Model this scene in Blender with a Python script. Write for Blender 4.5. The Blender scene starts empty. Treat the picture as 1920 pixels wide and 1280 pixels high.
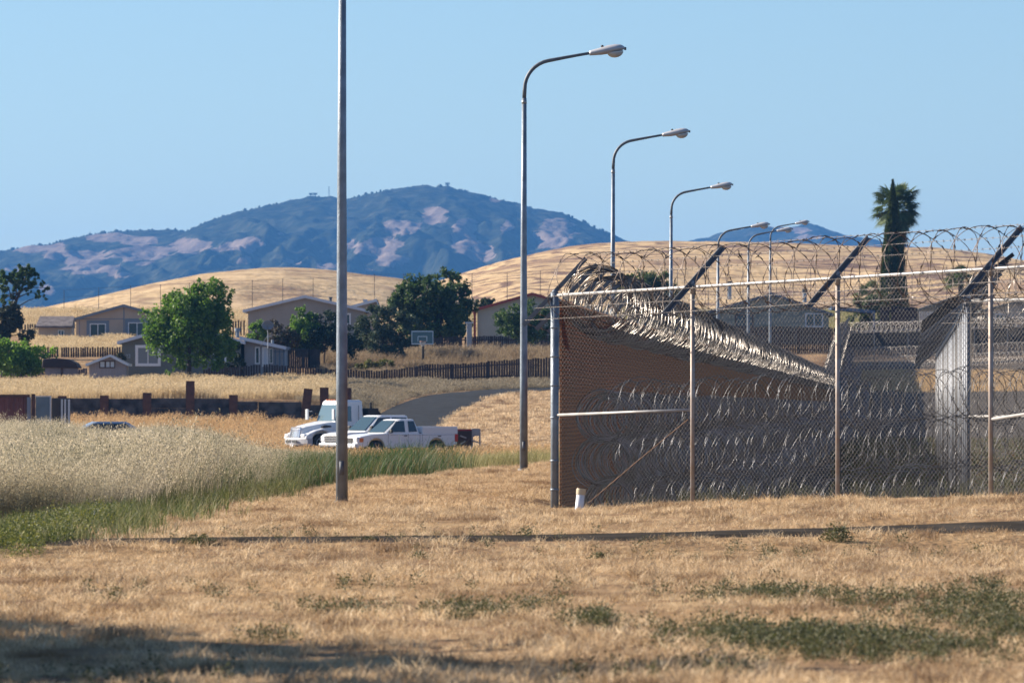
import bpy, bmesh, math, random
import numpy as np
from mathutils import Vector, Matrix
R = math.radians
random.seed(7)
rng = np.random.default_rng(7)
SCN = bpy.context.scene
COL = SCN.collection

# ------------------------------------------------------------------ camera, sky, sun, exposure
F = 12000.0                 # focal length in photo pixels (1920 wide): a 225 mm lens
CX, HY, CAMZ = 960.0, 755.0, 1.5
SC = F / 7200.0
cam_d = bpy.data.cameras.new('camera'); cam = bpy.data.objects.new('camera', cam_d); COL.objects.link(cam)
cam.location = (0, 0, CAMZ); cam.rotation_euler = (R(90), 0, 0)
cam_d.sensor_width = 36.0; cam_d.lens = F * 36.0 / 1920.0
cam_d.shift_y = (HY - 640.0) / 1920.0
cam_d.clip_start = 1.0; cam_d.clip_end = 60000.0
cam_d.dof.use_dof = True; cam_d.dof.focus_distance = 125.0; cam_d.dof.aperture_fstop = 8.0
SCN.camera = cam

SUN_EL, SUN_BEYOND = 27.0, 20.0     # sun stands at the left, 20 degrees beyond the picture plane
sun_az = math.pi - R(SUN_BEYOND)    # angle from +X, counter clockwise
sdir = Vector((math.cos(sun_az) * math.cos(R(SUN_EL)), math.sin(sun_az) * math.cos(R(SUN_EL)), math.sin(R(SUN_EL))))
sd = bpy.data.lights.new('sun', 'SUN'); so = bpy.data.objects.new('sun', sd); COL.objects.link(so)
sd.energy = 4.7; sd.angle = R(0.5); sd.color = (1.0, 0.885, 0.73)
so.rotation_euler = (-sdir).to_track_quat('-Z', 'Y').to_euler()
W = bpy.data.worlds.new('World'); SCN.world = W; W.use_nodes = True
nt = W.node_tree; nt.nodes.clear()
sky = nt.nodes.new('ShaderNodeTexSky'); sky.sky_type = 'NISHITA'; sky.sun_disc = False
sky.sun_elevation = R(SUN_EL); sky.sun_rotation = math.pi / 2 - sun_az
sky.air_density = 0.9; sky.dust_density = 0.1; sky.ozone_density = 4.8; sky.altitude = 100
bg = nt.nodes.new('ShaderNodeBackground'); bg.inputs['Strength'].default_value = 0.060
wo = nt.nodes.new('ShaderNodeOutputWorld')
nt.links.new(sky.outputs[0], bg.inputs['Color']); nt.links.new(bg.outputs[0], wo.inputs['Surface'])
SCN.view_settings.view_transform = 'Standard'; SCN.view_settings.look = 'None'
SCN.view_settings.exposure = 1.2; SCN.view_settings.gamma = 1.0
SCN.cycles.max_bounces = 6; SCN.cycles.diffuse_bounces = 2; SCN.cycles.glossy_bounces = 2
SCN.cycles.transmission_bounces = 3; SCN.cycles.transparent_max_bounces = 8; SCN.cycles.volume_bounces = 0
SCN.cycles.use_denoising = True
SCN.cycles.sample_clamp_indirect = 6.0

# ------------------------------------------------------------------ helpers
def S2Y(s): return F / s
def PX(px, s): return (px - CX) / s
def PZ(py, s): return CAMZ + (HY - py) / s
def P(px, py, s): return Vector((PX(px, s), F / s, PZ(py, s)))

def sst(a, b, x):
    t = np.clip((np.asarray(x, float) - a) / (b - a), 0, 1); return t * t * (3 - 2 * t)

def hashn(ix, iy, seed=0):
    v = np.sin(ix * 127.1 + iy * 311.7 + seed * 74.7) * 43758.5453
    return v - np.floor(v)
def vnoise(x, y, seed=0):
    x = np.asarray(x, float); y = np.asarray(y, float)
    ix, iy = np.floor(x), np.floor(y); fx, fy = x - ix, y - iy
    fx = fx * fx * (3 - 2 * fx); fy = fy * fy * (3 - 2 * fy)
    a, b = hashn(ix, iy, seed), hashn(ix + 1, iy, seed); c, d = hashn(ix, iy + 1, seed), hashn(ix + 1, iy + 1, seed)
    return (a * (1 - fx) + b * fx) * (1 - fy) + (c * (1 - fx) + d * fx) * fy
def fbm(x, y, oct=4, seed=0):
    v = 0; a = .5
    for o in range(oct):
        v = v + a * vnoise(x * 2 ** o, y * 2 ** o, seed + o); a *= .5
    return v * 1.07

# fence lines (plan)
FA = np.array([0.593, 88.9]); FB = np.array([6.15, 82.2]); FD = (FB - FA) / np.linalg.norm(FB - FA)
FSP = np.linalg.norm(FB - FA) / 3
SD = np.array([740 / F, 1.0]); SD = SD / np.linalg.norm(SD)
FN = np.array([-FD[1], FD[0]])   # points beyond the front fence
KL = np.array([(0, -.5), (95, -.55), (112, -.75), (150, -.95), (206, -1.07), (222, -.1), (235, .9), (248, 1.95), (262, 2.85),
      (281, 3.0), (286, 4.6), (300, 5.1), (328, 6.9), (350, 7.6), (375, 10), (420, 11), (520, 9), (700, 6), (1500, 0), (9000, -20)])
KW = np.array([(0, -.5), (95, -.55), (112, -.75), (150, -.95), (206, -1.05), (222, -.5), (233.6, .3), (234.0, 1.7), (248, 2.2), (262, 2.85),
      (281, 3.0), (286, 4.6), (300, 5.1), (328, 6.9), (350, 7.6), (375, 10), (420, 11), (520, 9), (700, 6), (1500, 0), (9000, -20)])
KM = np.array([(0, 0), (95, 0), (112, -.6), (150, -.95), (206, -1.07), (222, -.1), (235, .9), (248, 1.95), (262, 2.85),
      (281, 3.0), (286, 4.6), (300, 5.1), (328, 6.9), (350, 7.6), (375, 10), (420, 11), (520, 9), (700, 6), (1500, 0), (9000, -20)])
KC = np.array([(0, -.3), (230, -.3), (300, 4.6), (328, 6.9), (350, 7.8), (375, 10), (420, 11), (520, 9), (700, 6), (1500, 0), (9000, -20)])
KE = np.array([(0, -5.4), (42, -4.85), (45, -4.75), (64, -4.07), (72, -3.2), (74.5, -2.7), (83, -1.27), (96, 1.0), (110, 2.8), (150, 6), (300, 20)])
def ip(K, x): return np.interp(x, K[:, 0], K[:, 1])
def edge_d(X, Y): return X - ip(KE, Y / SC)
def side_c(X, Y): return X - (FA[0] + (Y - FA[1]) * SD[0] / SD[1])
def front_f(X, Y): return (X - FA[0]) * FN[0] + (Y - FA[1]) * FN[1]
def inside(X, Y): return sst(-1.2, 0.0, side_c(X, Y)) * sst(0.3, 1.8, front_f(X, Y))
def G(X, Y):
    X = np.asarray(X, float); Y = np.asarray(Y, float); yn = Y / SC
    wl = sst(-8.6, -10.4, X); lw = ip(KL, yn) * (1 - wl) + ip(KW, yn) * wl
    e = edge_d(X, Y); w = sst(-5, .3, e)
    z = lw * (1 - w) + ip(KM, yn) * w
    z = z + .23 * np.clip((X - .6) / 5.56, 0, 1.6) * sst(40, 48, yn) * sst(90, 60, yn)
    z = z + .10 * sst(44.2, 46.5, yn) * sst(-4.5, -2, X) * sst(60, 50, yn) * .6
    z = z - .11 * sst(69.6, 67.0, Y - .38 * X) * sst(10, 40, Y)
    z = z + .5 * sst(-9.5, -12.5, X) * sst(88, 105, yn) * sst(162, 150, yn)
    i = inside(X, Y); z = z * (1 - i) + ip(KC, yn) * i
    near = sst(120, 20, yn)
    z = z + (fbm(X * .35, Y * .12, 3, 3) - .5) * (.16 * near + .25 * (1 - near)) * sst(30, 42, np.abs(yn - 44) + 30)
    return z
def g(X, Y): return float(G(X, Y))

def setp(o, label=None, cat=None, group=None, kind=None):
    if label: o['label'] = label
    if cat: o['category'] = cat
    if group: o['group'] = group
    if kind: o['kind'] = kind
    return o
def empty(name, loc, label, cat, group=None, rz=0):
    o = bpy.data.objects.new(name, None); COL.objects.link(o); o.location = loc; o.rotation_euler = (0, 0, rz)
    o.empty_display_size = .3
    return setp(o, label, cat, group)
def link(name, me, mat=None, parent=None, loc=None, smooth=False):
    if mat is not None:
        for m in (mat if isinstance(mat, (list, tuple)) else [mat]): me.materials.append(m)
    if smooth: me.polygons.foreach_set('use_smooth', [True] * len(me.polygons))
    o = bpy.data.objects.new(name, me); COL.objects.link(o)
    if parent: o.parent = parent
    if loc is not None: o.location = loc
    return o
def npmesh(name, V, Fc):
    """V (n,3), Fc (m,k) constant-size faces"""
    me = bpy.data.meshes.new(name); V = np.ascontiguousarray(V, np.float32); Fc = np.ascontiguousarray(Fc, np.int32)
    me.vertices.add(len(V)); me.vertices.foreach_set('co', V.ravel())
    k = Fc.shape[1]; me.loops.add(Fc.size); me.loops.foreach_set('vertex_index', Fc.ravel())
    me.polygons.add(len(Fc)); me.polygons.foreach_set('loop_start', np.arange(0, Fc.size, k, dtype=np.int32))
    try: me.polygons.foreach_set('loop_total', np.full(len(Fc), k, np.int32))
    except Exception: pass
    me.update(calc_edges=True); return me

class MB:
    def __init__(s): s.v = []; s.f = []; s.m = []; s.cur = 0
    def add(s, vs, fs):
        b = len(s.v); s.v.extend([tuple(v) for v in vs])
        for f in fs: s.f.append([b + i for i in f]); s.m.append(s.cur)
    def box(s, x0, y0, z0, x1, y1, z1, M=None):
        vs = [Vector(p) for p in ((x0,y0,z0),(x1,y0,z0),(x1,y1,z0),(x0,y1,z0),(x0,y0,z1),(x1,y0,z1),(x1,y1,z1),(x0,y1,z1))]
        if M: vs = [M @ v for v in vs]
        s.add(vs, [(3,2,1,0),(4,5,6,7),(0,1,5,4),(1,2,6,5),(2,3,7,6),(3,0,4,7)])
    def bar(s, a, b, w, h=None, up=Vector((0,0,1))):
        a = Vector(a); b = Vector(b); h = h or w; d = (b - a); L = d.length; d.normalize()
        x = d.cross(up); x = x.normalized() if x.length > 1e-4 else Vector((1,0,0)); y = x.cross(d)
        vs = []
        for p in (a, b):
            for sx, sy in ((-1,-1),(1,-1),(1,1),(-1,1)): vs.append(p + x * (sx * w / 2) + y * (sy * h / 2))
        s.add(vs, [(3,2,1,0),(4,5,6,7),(0,1,5,4),(1,2,6,5),(2,3,7,6),(3,0,4,7)])
    def tube(s, pts, rad, n=8, cap=True):
        pts = [Vector(p) for p in pts]; rs = rad if isinstance(rad, (list, tuple)) else [rad] * len(pts)
        vs = []; fs = []; px = None
        for i, p in enumerate(pts):
            d = (pts[min(i+1, len(pts)-1)] - pts[max(i-1, 0)]).normalized()
            if px is None:
                px = d.orthogonal().normalized()
            px = (px - d * px.dot(d)).normalized(); py = d.cross(px)
            for k in range(n):
                a = 2 * math.pi * k / n; vs.append(p + (px * math.cos(a) + py * math.sin(a)) * rs[i])
        for i in range(len(pts) - 1):
            for k in range(n):
                fs.append((i*n+k, i*n+(k+1)%n, (i+1)*n+(k+1)%n, (i+1)*n+k))
        if cap: fs.append(tuple(range(n-1,-1,-1))); fs.append(tuple((len(pts)-1)*n+k for k in range(n)))
        s.add(vs, fs)
    def prism(s, poly, y0, y1, M=None):
        """poly in xz, extruded along y"""
        n = len(poly); vs = [Vector((x, y0, z)) for x, z in poly] + [Vector((x, y1, z)) for x, z in poly]
        if M: vs = [M @ v for v in vs]
        s.add(vs, [tuple(range(n)), tuple(range(2*n-1, n-1, -1))] + [(i, i+n, (i+1)%n+n, (i+1)%n) for i in range(n)])
    def loft(s, rings, cap=True):
        n = len(rings[0]); b = []; fs = []
        for r in rings: b.extend(r)
        for i in range(len(rings)-1):
            for k in range(n): fs.append((i*n+k, i*n+(k+1)%n, (i+1)*n+(k+1)%n, (i+1)*n+k))
        if cap: fs.append(tuple(range(n-1,-1,-1))); fs.append(tuple((len(rings)-1)*n+k for k in range(n)))
        s.add(b, fs)
    def obj(s, name, mat, parent=None, smooth=False, loc=None, bevel=0, autosmooth=False):
        me = bpy.data.meshes.new(name); me.from_pydata([tuple(v) for v in s.v], [], s.f)
        o = link(name, me, mat, parent, loc, smooth)
        if isinstance(mat, (list, tuple)): me.polygons.foreach_set('material_index', s.m)
        bm = bmesh.new(); bm.from_mesh(me); bmesh.ops.recalc_face_normals(bm, faces=bm.faces); bm.to_mesh(me); bm.free()
        if bevel:
            b = o.modifiers.new('bevel', 'BEVEL'); b.width = bevel; b.segments = 2; b.limit_method = 'ANGLE'; b.angle_limit = R(35)
        return o

# ------------------------------------------------------------------ materials
MT = {}
def noise(nt, vec, scale, detail=5, st=None):
    if st:
        mp = nt.nodes.new('ShaderNodeMapping'); mp.inputs['Scale'].default_value = st; nt.links.new(vec, mp.inputs['Vector']); vec = mp.outputs[0]
    n = nt.nodes.new('ShaderNodeTexNoise'); n.inputs['Scale'].default_value = scale; n.inputs['Detail'].default_value = detail; nt.links.new(vec, n.inputs['Vector']); return n.outputs['Fac']
def ramp(nt, f, stops):
    r = nt.nodes.new('ShaderNodeValToRGB'); nt.links.new(f, r.inputs['Fac']); e = r.color_ramp.elements
    e[0].position, e[0].color = stops[0][0], (*stops[0][1], 1); e[1].position, e[1].color = stops[-1][0], (*stops[-1][1], 1)
    for p, c in stops[1:-1]: x = e.new(p); x.color = (*c, 1)
    return r.outputs['Color']
def mix(nt, f, a, bb):
    x = nt.nodes.new('ShaderNodeMix'); x.data_type = 'RGBA'
    for s, v in (('Factor', f), ('A', a), ('B', bb)):
        if hasattr(v, 'links') or hasattr(v, 'is_linked'): nt.links.new(v, x.inputs[s])
        elif isinstance(v, (int, float)): x.inputs[s].default_value = v
        else: x.inputs[s].default_value = (*v, 1)
    return x.outputs['Result']
def mat(name, col, rough=.7, metal=0., var=0., vscale=3., col2=None, bump=0., bscale=20., spec=None, coat=0.):
    if name in MT: return MT[name]
    m = bpy.data.materials.new(name); m.use_nodes = True; nt = m.node_tree; b = nt.nodes['Principled BSDF']
    b.inputs['Base Color'].default_value = (*col, 1); b.inputs['Roughness'].default_value = rough; b.inputs['Metallic'].default_value = metal
    if spec is not None: b.inputs['Specular IOR Level'].default_value = spec
    if coat: b.inputs['Coat Weight'].default_value = coat
    tc = nt.nodes.new('ShaderNodeTexCoord')
    if var or col2:
        n = nt.nodes.new('ShaderNodeTexNoise'); n.inputs['Scale'].default_value = vscale; n.inputs['Detail'].default_value = 6
        nt.links.new(tc.outputs['Object'], n.inputs['Vector'])
        mx = nt.nodes.new('ShaderNodeMix'); mx.data_type = 'RGBA'
        r = nt.nodes.new('ShaderNodeValToRGB'); r.color_ramp.elements[0].position = .35; r.color_ramp.elements[1].position = .65
        nt.links.new(n.outputs['Fac'], r.inputs['Fac']); nt.links.new(r.outputs['Color'], mx.inputs['Factor'])
        c2 = col2 or tuple(c * (1 - var) for c in col)
        mx.inputs['A'].default_value = (*col, 1); mx.inputs['B'].default_value = (*c2, 1)
        nt.links.new(mx.outputs['Result'], b.inputs['Base Color'])
    if bump:
        n2 = nt.nodes.new('ShaderNodeTexNoise'); n2.inputs['Scale'].default_value = bscale; n2.inputs['Detail'].default_value = 5
        nt.links.new(tc.outputs['Object'], n2.inputs['Vector'])
        bp = nt.nodes.new('ShaderNodeBump'); bp.inputs['Strength'].default_value = bump; bp.inputs['Distance'].default_value = .05
        nt.links.new(n2.outputs['Fac'], bp.inputs['Height']); nt.links.new(bp.outputs['Normal'], b.inputs['Normal'])
    MT[name] = m; return m

def leafmat(name, cols, patch=None, isl=1.0, pscale=.4, trans=.45, rough=.6, pthr=(.45, .6), stretch=(1, 1, 1)):
    """diffuse + translucent blade / leaf; tones vary from piece to piece, patches over the ground"""
    if name in MT: return MT[name]
    m = bpy.data.materials.new(name); m.use_nodes = True; nt = m.node_tree; nt.nodes.clear()
    out = nt.nodes.new('ShaderNodeOutputMaterial'); geo = nt.nodes.new('ShaderNodeNewGeometry'); oi = nt.nodes.new('ShaderNodeObjectInfo')
    if isl >= 1:
        add = nt.nodes.new('ShaderNodeMath'); add.operation = 'ADD'; nt.links.new(oi.outputs['Random'], add.inputs[0]); nt.links.new(geo.outputs['Random Per Island'], add.inputs[1])
        fr = nt.nodes.new('ShaderNodeMath'); fr.operation = 'FRACT'; nt.links.new(add.outputs[0], fr.inputs[0])
    else:
        mu_ = nt.nodes.new('ShaderNodeMath'); mu_.operation = 'MULTIPLY'; nt.links.new(geo.outputs['Random Per Island'], mu_.inputs[0]); mu_.inputs[1].default_value = isl
        fr = nt.nodes.new('ShaderNodeMath'); fr.operation = 'MULTIPLY_ADD'; nt.links.new(oi.outputs['Random'], fr.inputs[0]); fr.inputs[1].default_value = 1 - isl; nt.links.new(mu_.outputs[0], fr.inputs[2])
    cr = nt.nodes.new('ShaderNodeValToRGB'); cr.color_ramp.interpolation = 'LINEAR'
    el = cr.color_ramp.elements
    el[0].position = 0; el[0].color = (*cols[0], 1); el[1].position = 1; el[1].color = (*cols[-1], 1)
    for i, c in enumerate(cols[1:-1]):
        e = el.new((i + 1) / (len(cols) - 1)); e.color = (*c, 1)
    nt.links.new(fr.outputs[0], cr.inputs['Fac']); csock = cr.outputs['Color']
    if patch:
        mp = nt.nodes.new('ShaderNodeMapping'); mp.inputs['Scale'].default_value = stretch; nt.links.new(geo.outputs['Position'], mp.inputs['Vector'])
        n = nt.nodes.new('ShaderNodeTexNoise'); n.inputs['Scale'].default_value = pscale; n.inputs['Detail'].default_value = 4
        nt.links.new(mp.outputs[0], n.inputs['Vector'])
        r = nt.nodes.new('ShaderNodeMapRange'); r.inputs['From Min'].default_value = pthr[0]; r.inputs['From Max'].default_value = pthr[1]
        nt.links.new(n.outputs['Fac'], r.inputs['Value'])
        mx = nt.nodes.new('ShaderNodeMix'); mx.data_type = 'RGBA'; mx.blend_type = 'MIX'
        nt.links.new(r.outputs[0], mx.inputs['Factor']); nt.links.new(csock, mx.inputs['A']); mx.inputs['B'].default_value = (*patch, 1)
        csock = mx.outputs['Result']
    d = nt.nodes.new('ShaderNodeBsdfDiffuse'); t = nt.nodes.new('ShaderNodeBsdfTranslucent'); ms = nt.nodes.new('ShaderNodeMixShader'); ms.inputs[0].default_value = trans
    gl = nt.nodes.new('ShaderNodeBsdfGlossy'); gl.inputs['Roughness'].default_value = rough; ms2 = nt.nodes.new('ShaderNodeMixShader'); ms2.inputs[0].default_value = .04
    nt.links.new(csock, d.inputs['Color']); nt.links.new(csock, t.inputs['Color'])
    nt.links.new(d.outputs[0], ms.inputs[1]); nt.links.new(t.outputs[0], ms.inputs[2])
    nt.links.new(ms.outputs[0], ms2.inputs[1]); nt.links.new(gl.outputs[0], ms2.inputs[2]); nt.links.new(ms2.outputs[0], out.inputs['Surface'])
    MT[name] = m; return m

def randmat(name, a, b_, thr=.5):
    m = mat(name, a, .55, .2); nt = m.node_tree; oi = nt.nodes.new('ShaderNodeObjectInfo')
    nt.links.new(ramp(nt, oi.outputs['Random'], [(.25, b_), (.6, tuple((x + y) / 2 for x, y in zip(a, b_))), (.8, a)]), nt.nodes['Principled BSDF'].inputs['Base Color']); return m
galv = mat('galvanised_steel', (.25, .295, .35), .5, .35, var=.3, vscale=5, bump=.15, bscale=30)
galvd = mat('weathered_steel', (.16, .175, .20), .6, .3, var=.3, vscale=6)
postm = mat('post_steel', (.40, .375, .36), .55, .25, col2=(.33, .24, .18), vscale=4)
railm = mat('rail_steel', (.38, .37, .37), .5, .3, var=.25, vscale=7)
wirem = mat('chain_wire', (.15, .135, .125), .65, .2)
wire_dark = mat('chain_wire_weathered', (.045, .04, .038), .8, .1)
wire_brown = mat('chain_wire_rusty', (.30, .135, .055), .9, 0)
barbm = mat('barbed_wire', (.24, .21, .19), .6, .3)
razor = mat('razor_steel', (.30, .28, .265), .38, .8, col2=(.045, .038, .035), vscale=2.5)
razor2 = mat('razor_steel_bright', (.36, .37, .40), .36, .8, col2=(.07, .065, .07), vscale=2.5)
rust = mat('rusted_steel', (.16, .07, .045), .8, .1, col2=(.09, .045, .035), vscale=3, bump=.3)
white_paint = mat('white_paint', (.80, .80, .80), .35, 0, coat=.4)
glass_dark = mat('dark_glass', (.02, .03, .035), .08, 0, spec=.8)
black = mat('black_plastic', (.02, .02, .022), .6)
chrome = mat('chrome', (.7, .7, .72), .2, .9)
tyre = mat('tyre_rubber', (.02, .02, .02), .85)
lens = mat('lamp_lens', (.55, .53, .50), .25, 0)
pathm = mat('path_asphalt', (.07, .062, .055), 1., 0, var=.5, vscale=1.5, spec=0.)
asphalt = mat('asphalt', (.032, .035, .040), .95, 0, var=.35, vscale=1.3, bump=.3, bscale=40, spec=.15)
woodd = mat('dark_fence_wood', (.065, .05, .052), .85, 0, col2=(.035, .028, .03), vscale=1.2)
woodb = mat('brown_fence_wood', (.085, .055, .05), .85, 0, col2=(.045, .03, .028), vscale=1.5)

# ------------------------------------------------------------------ ground
def axis(segs):
    out = [segs[0][0]]
    for a, b, st in segs:
        n = max(1, int(round((b - a) / st))); out += list(np.linspace(a, b, n + 1)[1:])
    return np.array(out)
ys = axis([(-30, 20, 5), (20, 180, .5), (180, 420, 1.0), (420, 620, .8), (620, 800, 3), (800, 1400, 20), (1400, 4000, 130), (4000, 40000, 3000)])
xs = axis([(-30000, -3000, 3000), (-3000, -300, 150), (-300, -60, 8), (-60, -15, 1.0), (-15, 20, .35), (20, 60, .7), (60, 300, 8), (300, 3000, 150), (3000, 30000, 3000)])
GX, GY = np.meshgrid(xs, ys); GZ = G(GX, GY)
far = sst(600, 1500, np.hypot(GX, GY)); GZ = GZ * (1 - far) + (-3.0) * far
def gridmesh(name, X, Y, Z):
    r, c = X.shape; V = np.stack([X, Y, Z], -1).reshape(-1, 3); i = np.arange(r * c).reshape(r, c)
    return npmesh(name, V, np.stack([i[:-1, :-1], i[:-1, 1:], i[1:, 1:], i[1:, :-1]], -1).reshape(-1, 4))
gm = gridmesh('ground', GX, GY, GZ)
ins = inside(GX, GY); yn = GY / SC
yard = sst(150, 165, yn) * sst(214, 206, yn) * sst(-22, -17, GX) * (1 - ins)
green = sst(2.5, 0, np.abs(edge_d(GX, GY) + 2.0)) * sst(38, 42, yn) * sst(85, 70, yn)
litter = sst(-3, -6, edge_d(GX, GY)) * sst(160, 140, yn)
cols = np.stack([ins * sst(330, 290, yn), yard, np.clip(green + litter * .4, 0, 1), np.ones_like(ins)], -1).reshape(-1, 4).astype(np.float32)
ca = gm.color_attributes.new('zones', 'FLOAT_COLOR', 'POINT'); ca.data.foreach_set('color', cols.ravel())
m = bpy.data.materials.new('ground_dry'); m.use_nodes = True; nt = m.node_tree; b = nt.nodes['Principled BSDF']; b.inputs['Roughness'].default_value = .95
b.inputs['Specular IOR Level'].default_value = .1
geo = nt.nodes.new('ShaderNodeNewGeometry'); at = nt.nodes.new('ShaderNodeVertexColor'); at.layer_name = 'zones'
pos = geo.outputs['Position']
straw = ramp(nt, noise(nt, pos, 1.3, 8, (1, .5, 1)), [(.3, (.12, .07, .035)), (.5, (.30, .19, .095)), (.7, (.48, .33, .18))])
dirt = ramp(nt, noise(nt, pos, .35, 6, (1, .35, 1)), [(.45, (.19, .12, .08)), (.62, (.36, .235, .12))])
base = mix(nt, .35, straw, dirt)
sep = nt.nodes.new('ShaderNodeSeparateColor'); nt.links.new(at.outputs['Color'], sep.inputs[0])
gravel = ramp(nt, noise(nt, pos, 2.0, 6), [(.35, (.045, .04, .036)), (.65, (.085, .075, .066))])
base = mix(nt, sep.outputs[2], base, (.09, .10, .04))
base = mix(nt, sep.outputs[1], base, (.25, .17, .11))
base = mix(nt, sep.outputs[0], base, gravel)
nt.links.new(base, b.inputs['Base Color'])
bp = nt.nodes.new('ShaderNodeBump'); bp.inputs['Distance'].default_value = .08; bp.inputs['Strength'].default_value = .8
nt.links.new(noise(nt, pos, 9, 6), bp.inputs['Height']); nt.links.new(bp.outputs[0], b.inputs['Normal'])
go = link('ground', gm, m, smooth=True); go['kind'] = 'structure'

def ribbon(name, pts, w, matl, lift=.03, n=60, wvar=0):
    pts = np.array(pts, float); t = np.linspace(0, len(pts) - 1, n); c = np.stack([np.interp(t, range(len(pts)), pts[:, k]) for k in (0, 1)], -1)
    for _ in range(6): c[1:-1] = (c[:-2] + 2 * c[1:-1] + c[2:]) / 4
    d = np.gradient(c, axis=0); d /= np.linalg.norm(d, axis=1)[:, None]; nn = np.stack([-d[:, 1], d[:, 0]], -1)
    K = 7; V = []
    for i in range(n):
        ww = w * (1 + wvar * (vnoise(i * .35, 3.3) - .5))
        for k in range(K):
            p = c[i] + nn[i] * (k / (K - 1) - .5) * ww; V.append((p[0], p[1], g(p[0], p[1]) + lift - (.05 if k in (0, K - 1) else 0)))
    i = np.arange(n * K).reshape(n, K)
    me = npmesh(name, np.array(V), np.stack([i[:-1, :-1], i[:-1, 1:], i[1:, 1:], i[1:, :-1]], -1).reshape(-1, 4))
    o = link(name, me, matl, smooth=True); o['kind'] = 'structure'; return o
ribbon('footpath', [(-6.2, 68.2), (-3, 69.4), (0, 70.6), (3, 71.8), (6, 72.8), (9, 73.6), (14, 74.5)], 2.3, pathm, .03, 90, .5)
ribbon('road', [(PX(p, s), S2Y(s)) for p, s in ((640, 40), (700, 37), (728, 34.5), (745, 32.6), (782, 30.6), (848, 29.2), (950, 28.4), (1040, 28.0), (1150, 27.8))], 4.6, asphalt, .07, 90)

# ------------------------------------------------------------------ hills and mountain
def smooth_prof(px, prof):
    prof = np.array(prof, float); v = 0
    for d in (-18, -9, 0, 9, 18): v = v + np.interp(px + d, prof[:, 0], prof[:, 1])
    return v / 5
P1 = [(-400, 640), (-100, 618), (0, 603), (90, 586), (150, 573), (240, 549), (330, 526), (420, 509), (500, 501), (560, 501), (640, 508), (700, 516), (760, 524), (830, 545), (900, 565), (1000, 600), (1300, 650)]
P2 = [(500, 640), (640, 590), (760, 545), (830, 525), (880, 509), (940, 491), (1000, 476), (1080, 460), (1160, 453), (1250, 452), (1400, 454), (1550, 460), (1640, 462), (1720, 467), (1800, 479), (1870, 489), (1920, 494), (2050, 505), (2400, 560)]
def hill(name, prof, s, Y0, X0, X1, seed, rough):
    Yr = F / s; ysn = np.concatenate([np.linspace(Y0, Yr, 70), np.linspace(Yr, Yr * 1.35, 16)[1:]]); xsn = np.linspace(X0, X1, 260)
    X, Y = np.meshgrid(xsn, ysn)
    zr = CAMZ + (HY - smooth_prof(X / Yr * F + CX, prof)) / s
    t = np.clip((Y - Y0) / (Yr - Y0), 0, 1.0); z0 = 2.0
    a0 = (z0 - CAMZ) / Y0; ar = (zr - CAMZ) / Yr; Z = CAMZ + (a0 + (ar - a0) * np.sin(t * math.pi / 2) ** 1.0) * Y
    Z = np.where(Y > Yr, Z - (Y - Yr) ** 2 * .0006, Z)
    Z = Z + (fbm(X * .02, Y * .012, 4, seed) - .5) * rough * np.sin(np.clip(t, 0, 1) * math.pi) + (fbm(X * .15, Y * .1, 3, seed + 5) - .5) * .5
    return gridmesh(name, X, Y, Z)
def drymat(name, a, b_, c, contour=0.):
    m = bpy.data.materials.new(name); m.use_nodes = True; nt = m.node_tree; bs = nt.nodes['Principled BSDF']; bs.inputs['Roughness'].default_value = .95; bs.inputs['Specular IOR Level'].default_value = .05
    geo = nt.nodes.new('ShaderNodeNewGeometry'); pos = geo.outputs['Position']
    c0 = ramp(nt, noise(nt, pos, .35, 10, (1, .45, 2.5)), [(.28, a), (.5, b_), (.75, c)])
    d = ramp(nt, noise(nt, pos, .025, 7, (1, .6, 4.5)), [(.48, (0, 0, 0)), (.60, (.7, .7, .7))])
    c1 = mix(nt, d, c0, (.24, .15, .10))
    if contour:
        sp = nt.nodes.new('ShaderNodeSeparateXYZ'); nt.links.new(pos, sp.inputs[0])
        n = noise(nt, pos, .012, 5)
        mm = nt.nodes.new('ShaderNodeMath'); mm.operation = 'MULTIPLY_ADD'; nt.links.new(n, mm.inputs[0]); mm.inputs[1].default_value = 22; nt.links.new(sp.outputs['Z'], mm.inputs[2])
        s1 = nt.nodes.new('ShaderNodeMath'); s1.operation = 'MULTIPLY'; nt.links.new(mm.outputs[0], s1.inputs[0]); s1.inputs[1].default_value = 4.2
        s2 = nt.nodes.new('ShaderNodeMath'); s2.operation = 'SINE'; nt.links.new(s1.outputs[0], s2.inputs[0])
        md = nt.nodes.new('ShaderNodeMath'); md.operation = 'MULTIPLY'; nt.links.new(ramp(nt, s2.outputs[0], [(.35, (0, 0, 0)), (.85, (1, 1, 1))]), md.inputs[0])
        nt.links.new(ramp(nt, noise(nt, pos, .018, 5, (1, .5, 2)), [(.38, (0, 0, 0)), (.48, (1, 1, 1))]), md.inputs[1])
        sm = nt.nodes.new('ShaderNodeMath'); sm.operation = 'MULTIPLY'; nt.links.new(md.outputs[0], sm.inputs[0]); sm.inputs[1].default_value = contour
        c1 = mix(nt, sm.outputs[0], c1, (.14, .085, .065))
    nt.links.new(c1, bs.inputs['Base Color'])
    bp = nt.nodes.new('ShaderNodeBump'); bp.inputs['Distance'].default_value = .6; bp.inputs['Strength'].default_value = .7
    nt.links.new(noise(nt, pos, .6, 8, (1, .5, 2)), bp.inputs['Height']); nt.links.new(bp.outputs[0], bs.inputs['Normal'])
    return m
hm1 = drymat('dry_hill_grass', (.36, .25, .14), (.50, .365, .21), (.60, .45, .28), .5)
hm2 = drymat('dry_hill_grass_tracks', (.38, .26, .14), (.54, .385, .21), (.64, .48, .29), .9)
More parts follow.
